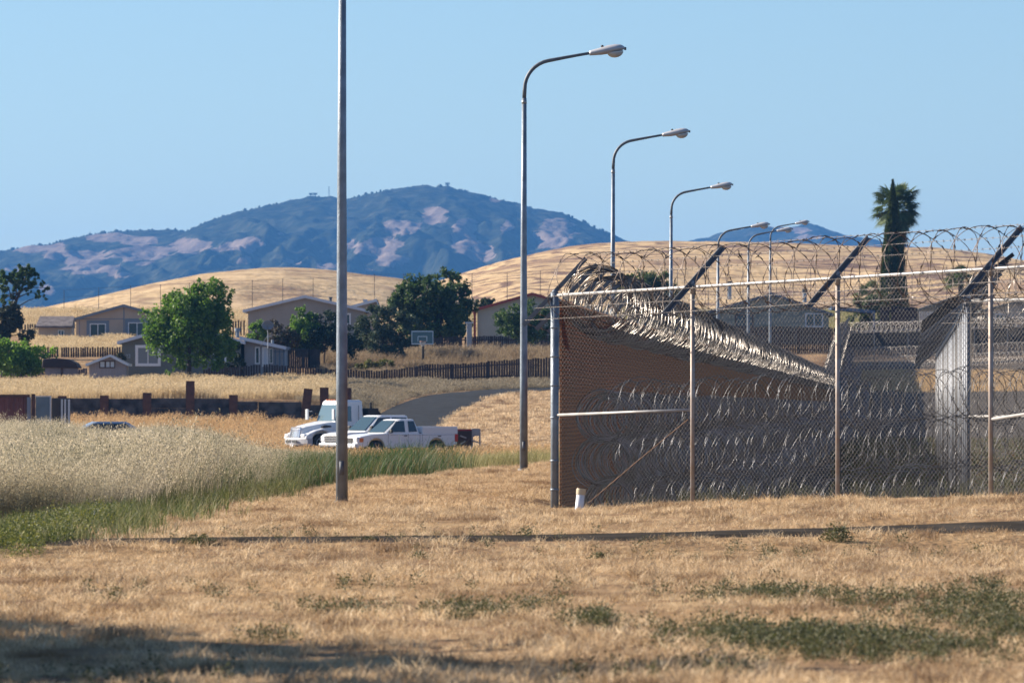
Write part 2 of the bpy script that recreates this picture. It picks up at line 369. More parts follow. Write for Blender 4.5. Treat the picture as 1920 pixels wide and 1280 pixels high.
o = link('grassy_hill', hill('grassy_hill', P1, 10.3, 700, -150, 40, 11, 5), hm1, smooth=True); o['kind'] = 'structure'
o = link('grassy_hill_with_cattle_tracks', hill('grassy_hill_with_cattle_tracks', P2, 8.0, 760, -80, 200, 23, 7), hm2, smooth=True); o['kind'] = 'structure'

PM = [(-500, 540), (-200, 500), (0, 472), (40, 464), (100, 457), (140, 446), (180, 437), (230, 433), (300, 431), (350, 432), (400, 411), (460, 394), (520, 381), (580, 370), (625, 370), (650, 372), (700, 361), (750, 352), (800, 348), (840, 350), (880, 359), (930, 372), (960, 378), (1000, 391), (1060, 400), (1100, 418), (1140, 436), (1170, 450), (1220, 462), (1280, 475), (1500, 520)]
PN = [(1150, 480), (1240, 462), (1300, 450), (1330, 445), (1350, 437), (1380, 431), (1410, 424), (1460, 426), (1490, 424), (1515, 419), (1530, 421), (1555, 431), (1590, 441), (1620, 446), (1680, 457), (1760, 470), (1900, 490)]
PATCH = [(70,466,50,8),(200,446,42,9),(265,452,35,9),(260,476,55,13),(355,466,32,14),(420,470,18,8),(462,466,36,15),(105,478,25,9),(160,484,40,14),(170,506,50,9),(225,519,20,4),(95,543,16,9),
 (752,424,34,13),(712,458,34,18),(735,486,26,10),(872,438,26,26),(868,460,20,16),(905,474,26,16),(810,396,22,9),(816,410,20,9),(660,452,12,8),(1040,446,38,18),(1052,422,28,10),(930,378,10,5),(950,424,9,8),(445,491,20,5),(600,497,20,5),(540,494,16,4),(520,440,8,3),(270,498,18,5),(40,505,18,6),(680,505,14,5)]
PATCH2 = [(1470,424,22,6),(1500,432,18,6),(1520,445,18,5)]
def mountain(name, prof, s, patches, seed, jag, X0, X1, base_y):
    Yr = F / s; nY = 150; Yf = Yr * .72
    ysn = np.concatenate([np.linspace(Yf, Yr, nY), np.linspace(Yr, Yr * 1.12, 8)[1:]]); xsn = np.linspace(X0, X1, 520)
    X, Y = np.meshgrid(xsn, ysn); px = X / Y * F + CX
    t = np.clip((Y - Yf) / (Yr - Yf), 0, 1)
    zr = CAMZ + (HY - np.interp(X / Yr * F + CX, np.array(prof)[:, 0], np.array(prof)[:, 1])) / s
    xw = X + 156 * (fbm(X * .0020, Y * .0015, 3, seed + 9) - .5)
    ridg = 1 - np.abs(2 * fbm(xw * .0070, Y * .00183, 5, seed) - 1)
    ridg2 = 1 - np.abs(2 * fbm(xw * .020, Y * .005, 4, seed + 3) - 1)
    prof_t = t ** 1.05
    Z = zr * prof_t + (ridg - .75) * zr * .42 * np.sin(t * math.pi) ** .8 * (1 - .3 * t) + (ridg2 - .75) * zr * .13 * np.sin(np.clip(t * 1.0, 0, 1) * math.pi)
    Z = Z + (fbm(X * .075, Y * .033, 3, seed + 7) - .5) * jag * sst(.3, .9, t)
    Z = np.where(Y > Yr, Z - (Y - Yr) * .25, Z)
    me = gridmesh(name, X, Y, Z)
    py = HY - (Z - CAMZ) / Y * F
    wx = (fbm(X * .010, Y * .005 + Z * .010, 4, 50) - .5) * 46; wy = (fbm(X * .010 + 9, Z * .0167, 4, 60) - .5) * 26
    a = np.zeros_like(X)
    for (qx, qy, qa, qb) in patches:
        d = ((px + wx - qx) / (qa * 1.15)) ** 2 + ((py + wy - qy) / (qb * 1.15)) ** 2
        a = np.maximum(a, np.clip(1.45 - d, 0, 1))
    a = a * (.75 + .5 * (fbm(X * .033, Y * .0167, 3, 70)))
    ca = me.color_attributes.new('patch', 'FLOAT_COLOR', 'POINT'); ca.data.foreach_set('color', np.stack([a, a, a, np.ones_like(a)], -1).astype(np.float32).ravel())
    return me
m = bpy.data.materials.new('mountain_chaparral'); m.use_nodes = True; nt = m.node_tree; bs = nt.nodes['Principled BSDF']; bs.inputs['Roughness'].default_value = .95; bs.inputs['Specular IOR Level'].default_value = .0
geo = nt.nodes.new('ShaderNodeNewGeometry'); pos = geo.outputs['Position']; at = nt.nodes.new('ShaderNodeVertexColor'); at.layer_name = 'patch'
scrub = ramp(nt, noise(nt, pos, .05, 8), [(.38, (.016, .02, .012)), (.55, (.035, .04, .024)), (.7, (.07, .07, .045))])
dryc = ramp(nt, noise(nt, pos, .033, 8), [(.35, (.14, .11, .10)), (.65, (.24, .185, .15))])
ma = nt.nodes.new('ShaderNodeMath'); ma.operation = 'MULTIPLY_ADD'; nt.links.new(noise(nt, pos, .03, 8), ma.inputs[0]); ma.inputs[1].default_value = 2.1
sp = nt.nodes.new('ShaderNodeSeparateColor'); nt.links.new(at.outputs['Color'], sp.inputs[0])
sb = nt.nodes.new('ShaderNodeMath'); sb.operation = 'SUBTRACT'; nt.links.new(sp.outputs[0], sb.inputs[0]); sb.inputs[1].default_value = 1.05
nt.links.new(sb.outputs[0], ma.inputs[2])
fac = ramp(nt, ma.outputs[0], [(.50, (0, 0, 0)), (.64, (1, 1, 1))])
nt.links.new(mix(nt, fac, scrub, dryc), bs.inputs['Base Color'])
bp = nt.nodes.new('ShaderNodeBump'); bp.inputs['Distance'].default_value = 8; bp.inputs['Strength'].default_value = .7
nt.links.new(noise(nt, pos, .058, 6), bp.inputs['Height']); nt.links.new(bp.outputs[0], bs.inputs['Normal'])
MTN = m
o = link('mountain', mountain('mountain', PM, 1.5, PATCH, 31, 6, -1050, 420, 560), m, smooth=True); o['kind'] = 'structure'
o = link('far_mountain', mountain('far_mountain', PN, 1.25, PATCH2, 47, 6, 90, 860, 480), m, smooth=True); o['kind'] = 'structure'
# lone trees along the ridge
def ridge_trees():
    V = []; Fc = []
    cols = []
    for k in range(420):
        px = rng.uniform(0, 1160) if k > 140 else rng.uniform(20, 380)
        Yr = F / 1.5; X = (px - CX) / 1.5; py = np.interp(px, np.array(PM)[:, 0], np.array(PM)[:, 1]); z = PZ(py, 1.5) - 2
        h = rng.uniform(4, 9) + (5 if rng.random() < .12 else 0); h *= .36; r = h * rng.uniform(.35, .8)
        b0 = len(V); n = 6
        for j, (zz, rr) in enumerate(((-5, .8), (h * .35, 1.0), (h * .75, .7), (h, .15))):
            for i in range(n):
                a = 2 * math.pi * i / n + j; q = rr * r * rng.uniform(.75, 1.25); V.append((X + q * math.cos(a), Yr + q * math.sin(a), z + zz))
        for j in range(3):
            for i in range(n): Fc.append((b0 + j * n + i, b0 + j * n + (i + 1) % n, b0 + (j + 1) * n + (i + 1) % n, b0 + (j + 1) * n + i))
    o = link('ridge_woodland', npmesh('ridge_woodland', np.array(V), np.array(Fc)), mat('ridge_foliage', (.03, .045, .02), .9)); o['kind'] = 'stuff'
    setp(o, 'small dark trees scattered along the crest of the mountain', 'trees')
ridge_trees()
def tower(px, py0, py1, w, label, nm, lattice):
    s = 1.5; w = w * .6; mb = MB(); h = (py0 - py1) / s; x = 0
    if lattice:
        for dx in (-w / 2, w / 2): mb.bar((dx, 0, -6), (dx, 0, h), .7)
        for k in range(3): mb.bar((-w / 2, 0, h * (k + 1) / 3.2), (w / 2, 0, h * (k + 1) / 3.2), .8)
        mb.box(-w * .75, -2, h * .62, -w * .1, 2, h); mb.box(w * .1, -2, h * .7, w * .8, 2, h * .98)
    else:
        mb.tube([(0, 0, -6), (0, 0, h * .5), (0, 0, h)], [w * .55, w * .35, w * .15], 6)
        for k in (.5, .72, .9): mb.box(-w * .8, -w * .3, h * k, w * .8, w * .3, h * k + .8)
    o = mb.obj(nm, mat('tower_steel', (.10, .11, .12), .7)); o.location = (PX(px, s), F / s - 2, PZ(py0, s)); setp(o, label, 'tower')
tower(587, 371, 362, 11, 'squat lattice platform tower on the long mountain ridge', 'lookout_tower', True)
tower(617, 370, 350, 1.6, 'thin radio mast on the ridge between the squat tower and the near lamp post', 'radio_mast', False)
tower(839, 351, 343, 6, 'small summit tower on the highest point of the mountain', 'summit_tower', False)

# ------------------------------------------------------------------ lamp posts
def lamp_meshes():
    pole = MB(); pole.tube([(0, 0, -.1), (0, 0, 2), (0, 0, 5), (0.01, 0, 8.05)], [.088, .082, .066, .052], 16)
    base = MB(); base.tube([(0, 0, -.05), (0, 0, .035)], [.13, .125], 16); 
    arm = MB(); A = [(0.01, 0, 8.03), (.02, 0, 8.25)]
    for k in range(1, 9):
        a = k / 8 * R(80); A.append((.02 + .62 * (1 - math.cos(a)), 0, 8.25 + .62 * math.sin(a)))
    A += [(.9, 0, 8.93), (1.2, 0, 8.985), (1.5, 0, 9.035)]
    arm.tube(A, [.046, .045] + [.042] * 8 + [.036, .033, .031], 12)
    hh_ = MB(); hh_.box(-.035, -.092, .42, .035, -.078, .62)
    collar = MB(); collar.tube([(0.01, 0, 7.93), (0.01, 0, 8.0)], [.056, .056], 14)
    L0 = Vector((1.42, 0, 9.02)); ax = Vector((1, 0, .155)).normalized(); up = Vector((-.155, 0, 1)).normalized()
    def ring(t, wy, zt, zb, n=16):
        c = L0 + ax * t; out = []
        for k in range(n):
            a = 2 * math.pi * k / n; z = math.sin(a); out.append(c + Vector((0, 1, 0)) * (wy * math.cos(a)) + up * (z * (zt if z > 0 else zb)))
        return out
    head = MB(); head.loft([ring(0, .055, .05, .05), ring(.05, .075, .06, .055), ring(.25, .12, .085, .075), ring(.42, .155, .11, .075), ring(.58, .17, .11, .06), ring(.70, .15, .085, .045), ring(.76, .09, .04, .03), ring(.78, .03, .01, .01)])
    bowl = MB(); rings = []
    for j in range(6):
        a = j / 5 * R(88); rr = .155 * math.cos(a); dz = .13 * math.sin(a); out = []
        for k in range(16):
            b_ = 2 * math.pi * k / 16; out.append(L0 + ax * (.56 + rr * 1.15 * math.cos(b_)) + Vector((0, 1, 0)) * (rr * .95 * math.sin(b_)) - up * (.05 + dz))
        rings.append(out)
    bowl.loft(rings)
    cell = MB(); c = L0 + ax * .3 + up * .08; cell.tube([c, c + up * .05], .03, 10)
    latch = MB(); c = L0 + ax * .775; latch.box(c.x - .01, -.03, c.z - .05, c.x + .035, .03, c.z + .015)
    return [('pole', pole, galv), ('base_plate', base, galvd), ('hand_hole_cover', hh_, galvd), ('collar', collar, railm), ('arm', arm, galvd), ('luminaire', head, mat('luminaire_grey', (.50, .50, .52), .45, .1, var=.15)), ]  , [('lens', bowl, lens), ('photocell', cell, black), ('latch', latch, galvd)]
LP = [(641, 128, 'tall grey lamp post nearest the camera whose top runs out of the frame'),
      (982, 86.6, 'tallest fully seen grey lamp post beside the fence corner'),
      (1149, 65.4, 'second fully seen lamp post in the row, its foot behind the brown fence'),
      (1258, 52.6, 'third fully seen lamp post in the row, above the dense wire roll'),
      (1346, 43.9, 'lamp post in front of the low house roof left of two crossing lamp posts'),
      (1403, 37.8, 'lamp post whose arm crosses the last post, its head the lower of the crossing pair'),
      (1444, 33.2, 'farthest lamp post, its head against the sky above the small far mountain')]
A_, B_ = lamp_meshes(); proto = None
LZ = [None, None, 0.15, .15, .0, 1.0, 2.6]
for i, (px, s, lab) in enumerate(LP):
    X, Y = PX(px, s), S2Y(s); z = g(X, Y) if LZ[i] is None else max(LZ[i], -5)
    if proto is None:
        proto = empty('lamp_post', (X, Y, z), lab, 'lamp post', 'street lamps in a row along the fence'); kids = []
        for n, mb, mm in A_: kids.append(mb.obj(n, mm, proto, smooth=True))
        hd = kids[-1]
        for n, mb, mm in B_: mb.obj(n, mm, hd, smooth=True)
    else:
        r = proto.copy(); COL.objects.link(r); r.location = (X, Y, z); r['label'] = lab
        r.scale = (1, 1, 1)
        for c in proto.children:
            d = c.copy(); COL.objects.link(d); d.parent = r
            for e in c.children: e2 = e.copy(); COL.objects.link(e2); e2.parent = d

# ------------------------------------------------------------------ security fences
def chainlink(a, b, h, z0f, r=.0021, pitch=.0718, za=0., zb=0., z1f=None):
    """diamond mesh between plan points a, b: wires as thin triangular bars following the base line"""
    a = np.array(a, float); b = np.array(b, float); L = np.linalg.norm(b - a); d = (b - a) / L; nrm = np.array([-d[1], d[0]])
    n = int((L + h) / pitch) + 1; u0 = np.arange(n) * pitch - h
    V = []
    us0 = []; us1 = []; v0 = []; v1 = []
    for sgn in (1, -1):
        ua = u0.copy(); ub = u0 + h
        ta = np.clip(ua, 0, L); tb = np.clip(ub, 0, L)
        va = (ta - ua); vb = h - (ub - tb)
        if sgn < 0: va, vb = h - va, h - vb
        us0.append(ta); us1.append(tb); v0.append(va); v1.append(vb)
    ta = np.concatenate(us0); tb = np.concatenate(us1); va = np.concatenate(v0); vb = np.concatenate(v1)
    k = np.abs(tb - ta) > 1e-3; ta, tb, va, vb = ta[k], tb[k], va[k], vb[k]
    def pt(t, v): 
        xy = a[None] + d[None] * t[:, None]; z = z0f(xy[:, 0], xy[:, 1]) + v
        return np.concatenate([xy, z[:, None]], 1)
    A = pt(ta, va); B = pt(tb, vb); N3 = np.array([nrm[0], nrm[1], 0]); U = np.array([d[0], d[1], 0.]); Z = np.array([0, 0, 1.])
    dirs = B - A; dirs /= np.linalg.norm(dirs, axis=1)[:, None]; side = np.cross(dirs, N3)
    m_ = len(A); VV = np.zeros((m_, 6, 3))
    for j, (cn, cs) in enumerate(((1, 0), (-.5, .87), (-.5, -.87))):
        VV[:, j] = A + N3 * cn * r + side * cs * r; VV[:, 3 + j] = B + N3 * cn * r + side * cs * r
    i = np.arange(m_)[:, None] * 6
    Fc = np.concatenate([i + np.array([[0, 1, 4, 3]]), i + np.array([[1, 2, 5, 4]]), i + np.array([[2, 0, 3, 5]])], 0)
    return npmesh('chain_link', VV.reshape(-1, 3), Fc)

def barbed(pts, r=.0026, step=.13, bl=.02):
    mb = MB(); mb.tube(pts, r, 4)
    for p, q in zip(pts[:-1], pts[1:]):
        p = Vector(p); q = Vector(q); L = (q - p).length; n = max(1, int(L / step))
        if step > 0 and n < 400:
            for k in range(n):
                c = p.lerp(q, (k + .5) / n); d = (q - p).normalized(); a = random.uniform(0, 3)
                u = d.orthogonal().normalized(); w = d.cross(u); v1 = u * math.cos(a) + w * math.sin(a)
                mb.bar(c - v1 * bl - d * .006, c + v1 * bl + d * .006, r * 1.8)
                v2 = d.cross(v1); mb.bar(c - v2 * bl, c + v2 * bl, r * 1.8)
    return mb

def fence(name, label, a, b, nbay, h, zf, arm_dir, arm_h, arm_v, top_off=0., group=None, extra_post=True, slats=None, mesh_r=.0019, midrail=None, post_r=.033, pm=None, wires=True, wire_step=.13, firstarm=True, wm=None, moff=(0, 0), am_=None, armtop=0.04, lowfrac=(0, .17, .34), highfrac=(.66, .83, 1.0)):
    a = np.array(a, float); b = np.array(b, float); d = (b - a) / np.linalg.norm(b - a); L = np.linalg.norm(b - a); pm = pm or postm
    z0 = float(zf(a[0], a[1])); root = empty(name, (a[0], a[1], z0), label, 'fence', group); O = Vector((a[0], a[1], z0))
    def W2L(x, y, z): return Vector((x, y, z)) - O
    ad = Vector((arm_dir[0], arm_dir[1], 0)).normalized()
    pmb = MB(); pmb.tube([(0, 0, -.4), (0, 0, h + .02)], post_r, 12); pmesh = None
    capm = None; armm = None
    tips = []
    for i in range(nbay + 1):
        t = i / nbay * L; x, y = a + d * t; z = float(zf(x, y)); off = W2L(x, y, z)
        if i > 0 or extra_post:
            if pmesh is None:
                o = pmb.obj('post', pm, root, smooth=True); pmesh = o.data
                cm = MB(); cm.tube([(0, 0, h - .12), (0, 0, h + .03), (0, 0, h + .06)], [post_r * 1.15, post_r * 1.15, post_r * .7], 12); capo = cm.obj('post_cap', railm, o, smooth=True); capm = capo.data
                o.location = off
            else:
                o = bpy.data.objects.new('post', pmesh); COL.objects.link(o); o.parent = root; o.location = off
                c = bpy.data.objects.new('post_cap', capm); COL.objects.link(c); c.parent = o
        if arm_h and (i > 0 or firstarm):
            if armm is None:
                am = MB(); A0 = -ad * (arm_h / 2) + Vector((0, 0, h + armtop - arm_v / 2)); A1 = ad * (arm_h / 2) + Vector((0, 0, h + armtop + arm_v / 2))
                dd = (A1 - A0).normalized(); sidev = dd.cross(Vector((0, 0, 1))).normalized(); upv = sidev.cross(dd)
                am.bar(A0, A1, .012, .058); am.bar(A0 + sidev * .025 - upv * .026, A1 + sidev * .025 - upv * .026, .055, .012)
                o = am.obj('arm', am_ or galvd, root); armm = o.data; o.location = off
            else:
                o = bpy.data.objects.new('arm', armm); COL.objects.link(o); o.parent = root; o.location = off
        tips.append((off, ad))
    nseg = max(nbay, 1)
    pts = [W2L(*(a + d * (k / nseg * L)), float(zf(*(a + d * (k / nseg * L)))) + h - .03) for k in range(nseg + 1)]
    mb = MB(); mb.tube([p + Vector((0, 0, 0)) for p in pts], .024, 10); mb.obj('top_rail', railm, root, smooth=True)
    if midrail:
        for (k0, k1, zz) in midrail:
            mb = MB(); mb.tube([W2L(*(a + d * (k0 / nbay * L)), z0) + Vector((0, 0, zz)), W2L(*(a + d * (k1 / nbay * L)), float(zf(*(a + d * (k1 / nbay * L))))) + Vector((0, 0, zz))], .021, 10); mb.obj('brace_rail', railm, root, smooth=True)
    mo = np.array(moff); me = chainlink(a + mo, b + mo, h - .03, zf, r=mesh_r); o = link('chain_link_mesh', me, wm or wirem, root); o.location = -O
    if wires and arm_h:
        for fr in tuple(lowfrac) + tuple(highfrac):
            pts = [off + ad * (arm_h * (fr - .5)) + Vector((0, 0, h + armtop + arm_v * (fr - .5) + .03 + (random.uniform(-.01, .01)))) for off, ad in tips]
            barbed(pts, step=wire_step).obj('barbed_wire', barbm, root)
    return root, O

zfront = lambda x, y: G(x, y) * 0 + (-.03 + .23 * np.clip((np.asarray(x) - .6) / 5.56, 0, 1.8))
front_perp = (FN[0], FN[1])
fr_end = FA + FD * FSP * 4
fence('security_fence', 'near chain link fence with angled barbed arms along the mown grass', FA, fr_end, 4, 3.05, zfront, front_perp, 1.08, .93,
      midrail=[(0, 1, 1.36), (3, 4, 1.32)], extra_post=False, firstarm=False, armtop=.06, post_r=.031)
zside = lambda x, y: np.interp(np.asarray(y, float) / SC, [0, 50, 56, 230, 300], [-.03, -.03, -.1, -.2, 4.6])
SE = FA + SD * (3.05 * 98)
sroot, SO = fence('slatted_security_fence', 'chain link fence filled with brown slats running away from the corner post', FA, SE, 98, 3.05, zside, (1, -.06), .87, .93,
      wires=True, wire_step=9, mesh_r=.0009, firstarm=True, wm=wire_brown, moff=(.085, -.008), armtop=.06, post_r=.031)
SE2 = SE + SD * (3.05 * 38)
up_r, UO = fence('slatted_security_fence', 'farther stretch of the slatted fence climbing the slope in the distance', SE, SE2, 38, 3.05, zside, (1, -.06), .87, .93,
      wires=True, wire_step=9, mesh_r=.0009, wm=wire_brown, moff=(.085, -.008), armtop=.06, post_r=.031, extra_post=False, firstarm=False)
corner = MB(); corner.tube([(0, 0, -.4), (0, 0, 3.1)], .056, 18); corner.tube([(0, 0, 3.1), (0, 0, 3.14)], [.05, .02], 14)
for zz in (.35, .75, 1.35, 1.8, 2.2, 2.6, 2.9): corner.tube([(0, 0, zz), (0, 0, zz + .03)], .061, 14)
corner.obj('corner_post', galv, sroot, smooth=True)
# brown slats woven into the side fence
nn = 140; ts = np.linspace(.12, 3.05 * 98, nn); V = []
for t in ts:
    p = FA + SD * t + np.array([.07, -.005]); z = float(zside(p[0], p[1])); V += [(p[0] - SO.x, p[1] - SO.y, z - SO.z + .03), (p[0] - SO.x, p[1] - SO.y, z - SO.z + 2.98)]
Fc = [(2 * i, 2 * i + 2, 2 * i + 3, 2 * i + 1) for i in range(nn - 1)]
me = npmesh('slats', np.array(V), np.array(Fc))
m = bpy.data.materials.new('brown_slats'); m.use_nodes = True; nt = m.node_tree; bs = nt.nodes['Principled BSDF']; bs.inputs['Roughness'].default_value = .6
tc = nt.nodes.new('ShaderNodeTexCoord'); pos = tc.outputs['Object']; sp = nt.nodes.new('ShaderNodeSeparateXYZ'); nt.links.new(pos, sp.inputs[0])
wob = noise(nt, pos, .9, 3, (1, .12, 1))
ma = nt.nodes.new('ShaderNodeMath'); ma.operation = 'MULTIPLY_ADD'; nt.links.new(wob, ma.inputs[0]); ma.inputs[1].default_value = .12; nt.links.new(sp.outputs['Z'], ma.inputs[2])
mu = nt.nodes.new('ShaderNodeMath'); mu.operation = 'MULTIPLY'; nt.links.new(ma.outputs[0], mu.inputs[0]); mu.inputs[1].default_value = 2 * math.pi / .056
sn = nt.nodes.new('ShaderNodeMath'); sn.operation = 'SINE'; nt.links.new(mu.outputs[0], sn.inputs[0])
rows = ramp(nt, sn.outputs[0], [(.30, (0, 0, 0)), (.75, (1, 1, 1))])
mu2 = nt.nodes.new('ShaderNodeMath'); mu2.operation = 'MULTIPLY'; nt.links.new(sp.outputs['Y'], mu2.inputs[0]); mu2.inputs[1].default_value = 2 * math.pi / .6
sn2 = nt.nodes.new('ShaderNodeMath'); sn2.operation = 'SINE'; nt.links.new(mu2.outputs[0], sn2.inputs[0])
vrt = ramp(nt, sn2.outputs[0], [(.3, (.75, .75, .75)), (.8, (1, 1, 1))])
br = ramp(nt, noise(nt, pos, 1.5, 5, (1, .2, 1)), [(.35, (.36, .13, .035)), (.65, (.50, .195, .06))])
cc = mix(nt, rows, (.10, .02, .006), br)
mxx = nt.nodes.new('ShaderNodeMix'); mxx.data_type = 'RGBA'; mxx.blend_type = 'MULTIPLY'; mxx.inputs['Factor'].default_value = 1; nt.links.new(cc, mxx.inputs['A']); nt.links.new(vrt, mxx.inputs['B'])
nt.links.new(mxx.outputs['Result'], bs.inputs['Base Color'])
# plastic tape lets some light through from the sunny side
tr = nt.nodes.new('ShaderNodeBsdfTranslucent'); nt.links.new(mxx.outputs['Result'], tr.inputs['Color']); mxs = nt.nodes.new('ShaderNodeMixShader'); mxs.inputs[0].default_value = .6
outn = [n for n in nt.nodes if n.type == 'OUTPUT_MATERIAL'][0]; nt.links.new(bs.outputs[0], mxs.inputs[1]); nt.links.new(tr.outputs[0], mxs.inputs[2]); nt.links.new(mxs.outputs[0], outn.inputs['Surface'])
o = link('slats', me, m, sroot); sm = o.modifiers.new('thickness', 'SOLIDIFY'); sm.thickness = .008
V = []
for t in np.linspace(0, 3.05 * 38, 40):
    p = SE + SD * t + np.array([.07, -.005]); z = float(zside(p[0], p[1])); V += [(p[0] - UO.x, p[1] - UO.y, z - UO.z + .03), (p[0] - UO.x, p[1] - UO.y, z - UO.z + 2.98)]
o = link('slats', npmesh('slats', np.array(V), np.array([(2 * i, 2 * i + 2, 2 * i + 3, 2 * i + 1) for i in range(39)])), m, up_r); sm = o.modifiers.new('thickness', 'SOLIDIFY'); sm.thickness = .008
# thin rusty tie rod of the first bay
tb = MB(); p0 = Vector((*(FA + FD * .72), .12)); p1 = Vector((*(FA + FD * FSP * .97), 1.28)); 
fr0 = bpy.data.objects['security_fence']
tb.tube([p0 - fr0.location, (p0 + p1) / 2 - fr0.location + Vector((0, 0, .01)), p1 - fr0.location], .006, 6); tb.obj('tie_rod', mat('rusty_rod', (.22, .13, .08), .7), fr0)

# inner fence
IA = np.array([PX(1815, 126), S2Y(126)]); z3 = lambda x, y: np.interp(np.asarray(y, float) / SC, [0, 60, 70, 230, 300], [0.0, 0.0, -.1, -.2, 4.6])
ISD = np.array([(1700 - CX) / F, 1.0]); ISD /= np.linalg.norm(ISD)
iroot, IO = fence('inner_security_fence', 'inner chain link fence whose pale posts recede in a tight row behind the near fence', IA, IA + ISD * (3.05 * 33), 33, 3.05, z3, (1, -.2), 1.36, 1.02,
      wires=True, wire_step=9, wm=wire_dark, mesh_r=.0012, moff=(.05, 0), armtop=.15, post_r=.034, am_=randmat('arm_steel_mixed', (.20, .20, .21), (.04, .04, .045)), pm=randmat('pale_post_steel', (.20, .22, .26), (.035, .035, .04)))
fence('inner_front_fence', 'inner chain link fence running right from the pale post row', IA, IA + FD * FSP * 4, 4, 3.05, z3, front_perp, 1.08, .93, midrail=[(0, 1, 1.3)], extra_post=False, firstarm=False, armtop=.06)
# far fence on the slope
FF0 = np.array([PX(1575, 24.2), S2Y(24.2)]); FF1 = np.array([PX(2010, 23.4), S2Y(23.4)])
zfar = lambda x, y: np.interp(np.asarray(y, float) / SC, [0, 230, 300, 328], [-.2, -.2, 4.6, 6.9])
fence('far_security_fence', 'far chain link fence with light arms crossing the slope below the palm', FF0, FF1, 7, 2.6, zfar, (1, -.5), 1.1, 1.0, wires=True, wire_step=9, mesh_r=.004, post_r=.045, armtop=.35)
ff = bpy.data.objects['far_security_fence']; pm_ = MB()
for k in range(7):
    p = Vector((*(FF0 + (FF1 - FF0) * k / 7), 0)); q = Vector((*(FF0 + (FF1 - FF0) * (k + 1) / 7), 0))
    zz = float(zfar(p.x, p.y)); zq = float(zfar(q.x, q.y)); off = Vector((0, .06, 0))
    pm_.bar(p + off + Vector((0, 0, zz + 1.75)) - ff.location, q + off + Vector((0, 0, zq + 1.75)) - ff.location, .02, 1.3)
pm_.obj('privacy_panel', mat('dark_panel', (.03, .024, .02), .9), ff)

# ------------------------------------------------------------------ razor wire
def coil(name, label, a, b, zf, zc, rad, pitch=.2, seg=20, wr=.004, m_=None, barb=True, jit=.03, seed=1, group='rolls of razor wire on and behind the fences', barbl=.03, sag=0.):
    r_ = np.random.default_rng(seed); a = np.array(a, float); b = np.array(b, float); L = np.linalg.norm(b - a); d = (b - a) / L; nrm = np.array([-d[1], d[0]])
    nl = int(L / pitch); N = nl * seg + 1; t = np.linspace(0, nl * 2 * math.pi, N)
    loop = t / (2 * math.pi)
    rj = 1 + jit * 2 * (vnoise(loop * .9, loop * 0 + 5, seed) - .5); zj = (vnoise(loop * .35, loop * 0 + 2, seed + 2) - .5) * jit * 3.2 * rad; yj = (vnoise(loop * .3, loop * 0 + 7, seed + 3) - .5) * jit * 3.2 * rad
    li = np.floor(loop); tilt = jit * 1.6 * rad * (hashn(li, li * 0 + 3, seed) - .5); ph = 6.28 * hashn(li, li * 0 + 8, seed)
    u = pitch * loop + .48 * pitch * np.cos(2.5 * t) + jit * .5 * (vnoise(t * .7, t * 0 + 1, seed) - .5) + (vnoise(loop * 1.7, loop * 0 + 4, seed) - .5) * jit * rad * 2.2 * np.cos(t + 6.28 * vnoise(loop * .6, loop * 0 + 9, seed))
    rr = rad * rj
    xy = a[None] + d[None] * u[:, None] + nrm[None] * (rr * np.cos(t) + yj)[:, None]
    cz = zf(a[0] + d[0] * u, a[1] + d[1] * u) + zc + zj
    Pn = np.concatenate([xy, (cz + rr * np.sin(t))[:, None]], 1)
    O = np.array([a[0], a[1], float(zf(a[0], a[1]))]); Pn = Pn - O
    T = np.gradient(Pn, axis=0); T /= np.linalg.norm(T, axis=1)[:, None]
    A3 = np.array([d[0], d[1], 0.]); U = A3[None] - T * (T @ A3)[:, None]; U /= np.linalg.norm(U, axis=1)[:, None]; Wv = np.cross(T, U)
    VV = np.stack([Pn + U * wr, Pn - U * .5 * wr + Wv * .87 * wr, Pn - U * .5 * wr - Wv * .87 * wr], 1)
    i = np.arange(N - 1)[:, None] * 3
    Fc = np.concatenate([i + np.array([[0, 1, 4, 3]]), i + np.array([[1, 2, 5, 4]]), i + np.array([[2, 0, 3, 5]])], 0)
    V = VV.reshape(-1, 3)
    if barb:
        k = np.arange(1, N - 1, 2); c = Pn[k]; bw = .011
        th = r_.uniform(0, 2 * math.pi, (len(k), 1)); rd = U[k] * np.cos(th) + Wv[k] * np.sin(th); tw = T[k] + rd * r_.normal(0, .25, (len(k), 1))
        for _ in (0,):
            q = np.stack([c - tw * barbl, c + rd * bw, c + tw * barbl, c - rd * bw], 1).reshape(-1, 3)
            j = len(V) + np.arange(len(k))[:, None] * 4 + np.array([[0, 1, 2, 3]]); V = np.concatenate([V, q]); Fc = np.concatenate([Fc, j])
            break
    o = link(name, npmesh(name, V, Fc), m_ or razor); o.location = O; setp(o, label, 'razor wire', group); return o
bk = lambda p, off: p + FN * off
sl = np.array([SD[1], -SD[0]])     # to the inner side of the side fence
coil('razor_wire_roll', 'open spiral of razor wire along the top of the near fence', bk(FA, .12) + FD * .2, bk(fr_end, .12), zfront, 3.1, .47, .22, 30, .0055, mat('razor_dark', (.13, .10, .09), .6, .4), seed=3, jit=.03, barbl=.05)
coil('razor_wire_roll', 'long dense roll of brown grey razor wire on top of the brown slatted fence', FA + SD * 1.4 + sl * .50, FA + SD * 405 + sl * .1, zside, 3.02, .47, .25, 32, .0072, razor, seed=5, jit=.08, barb=False)
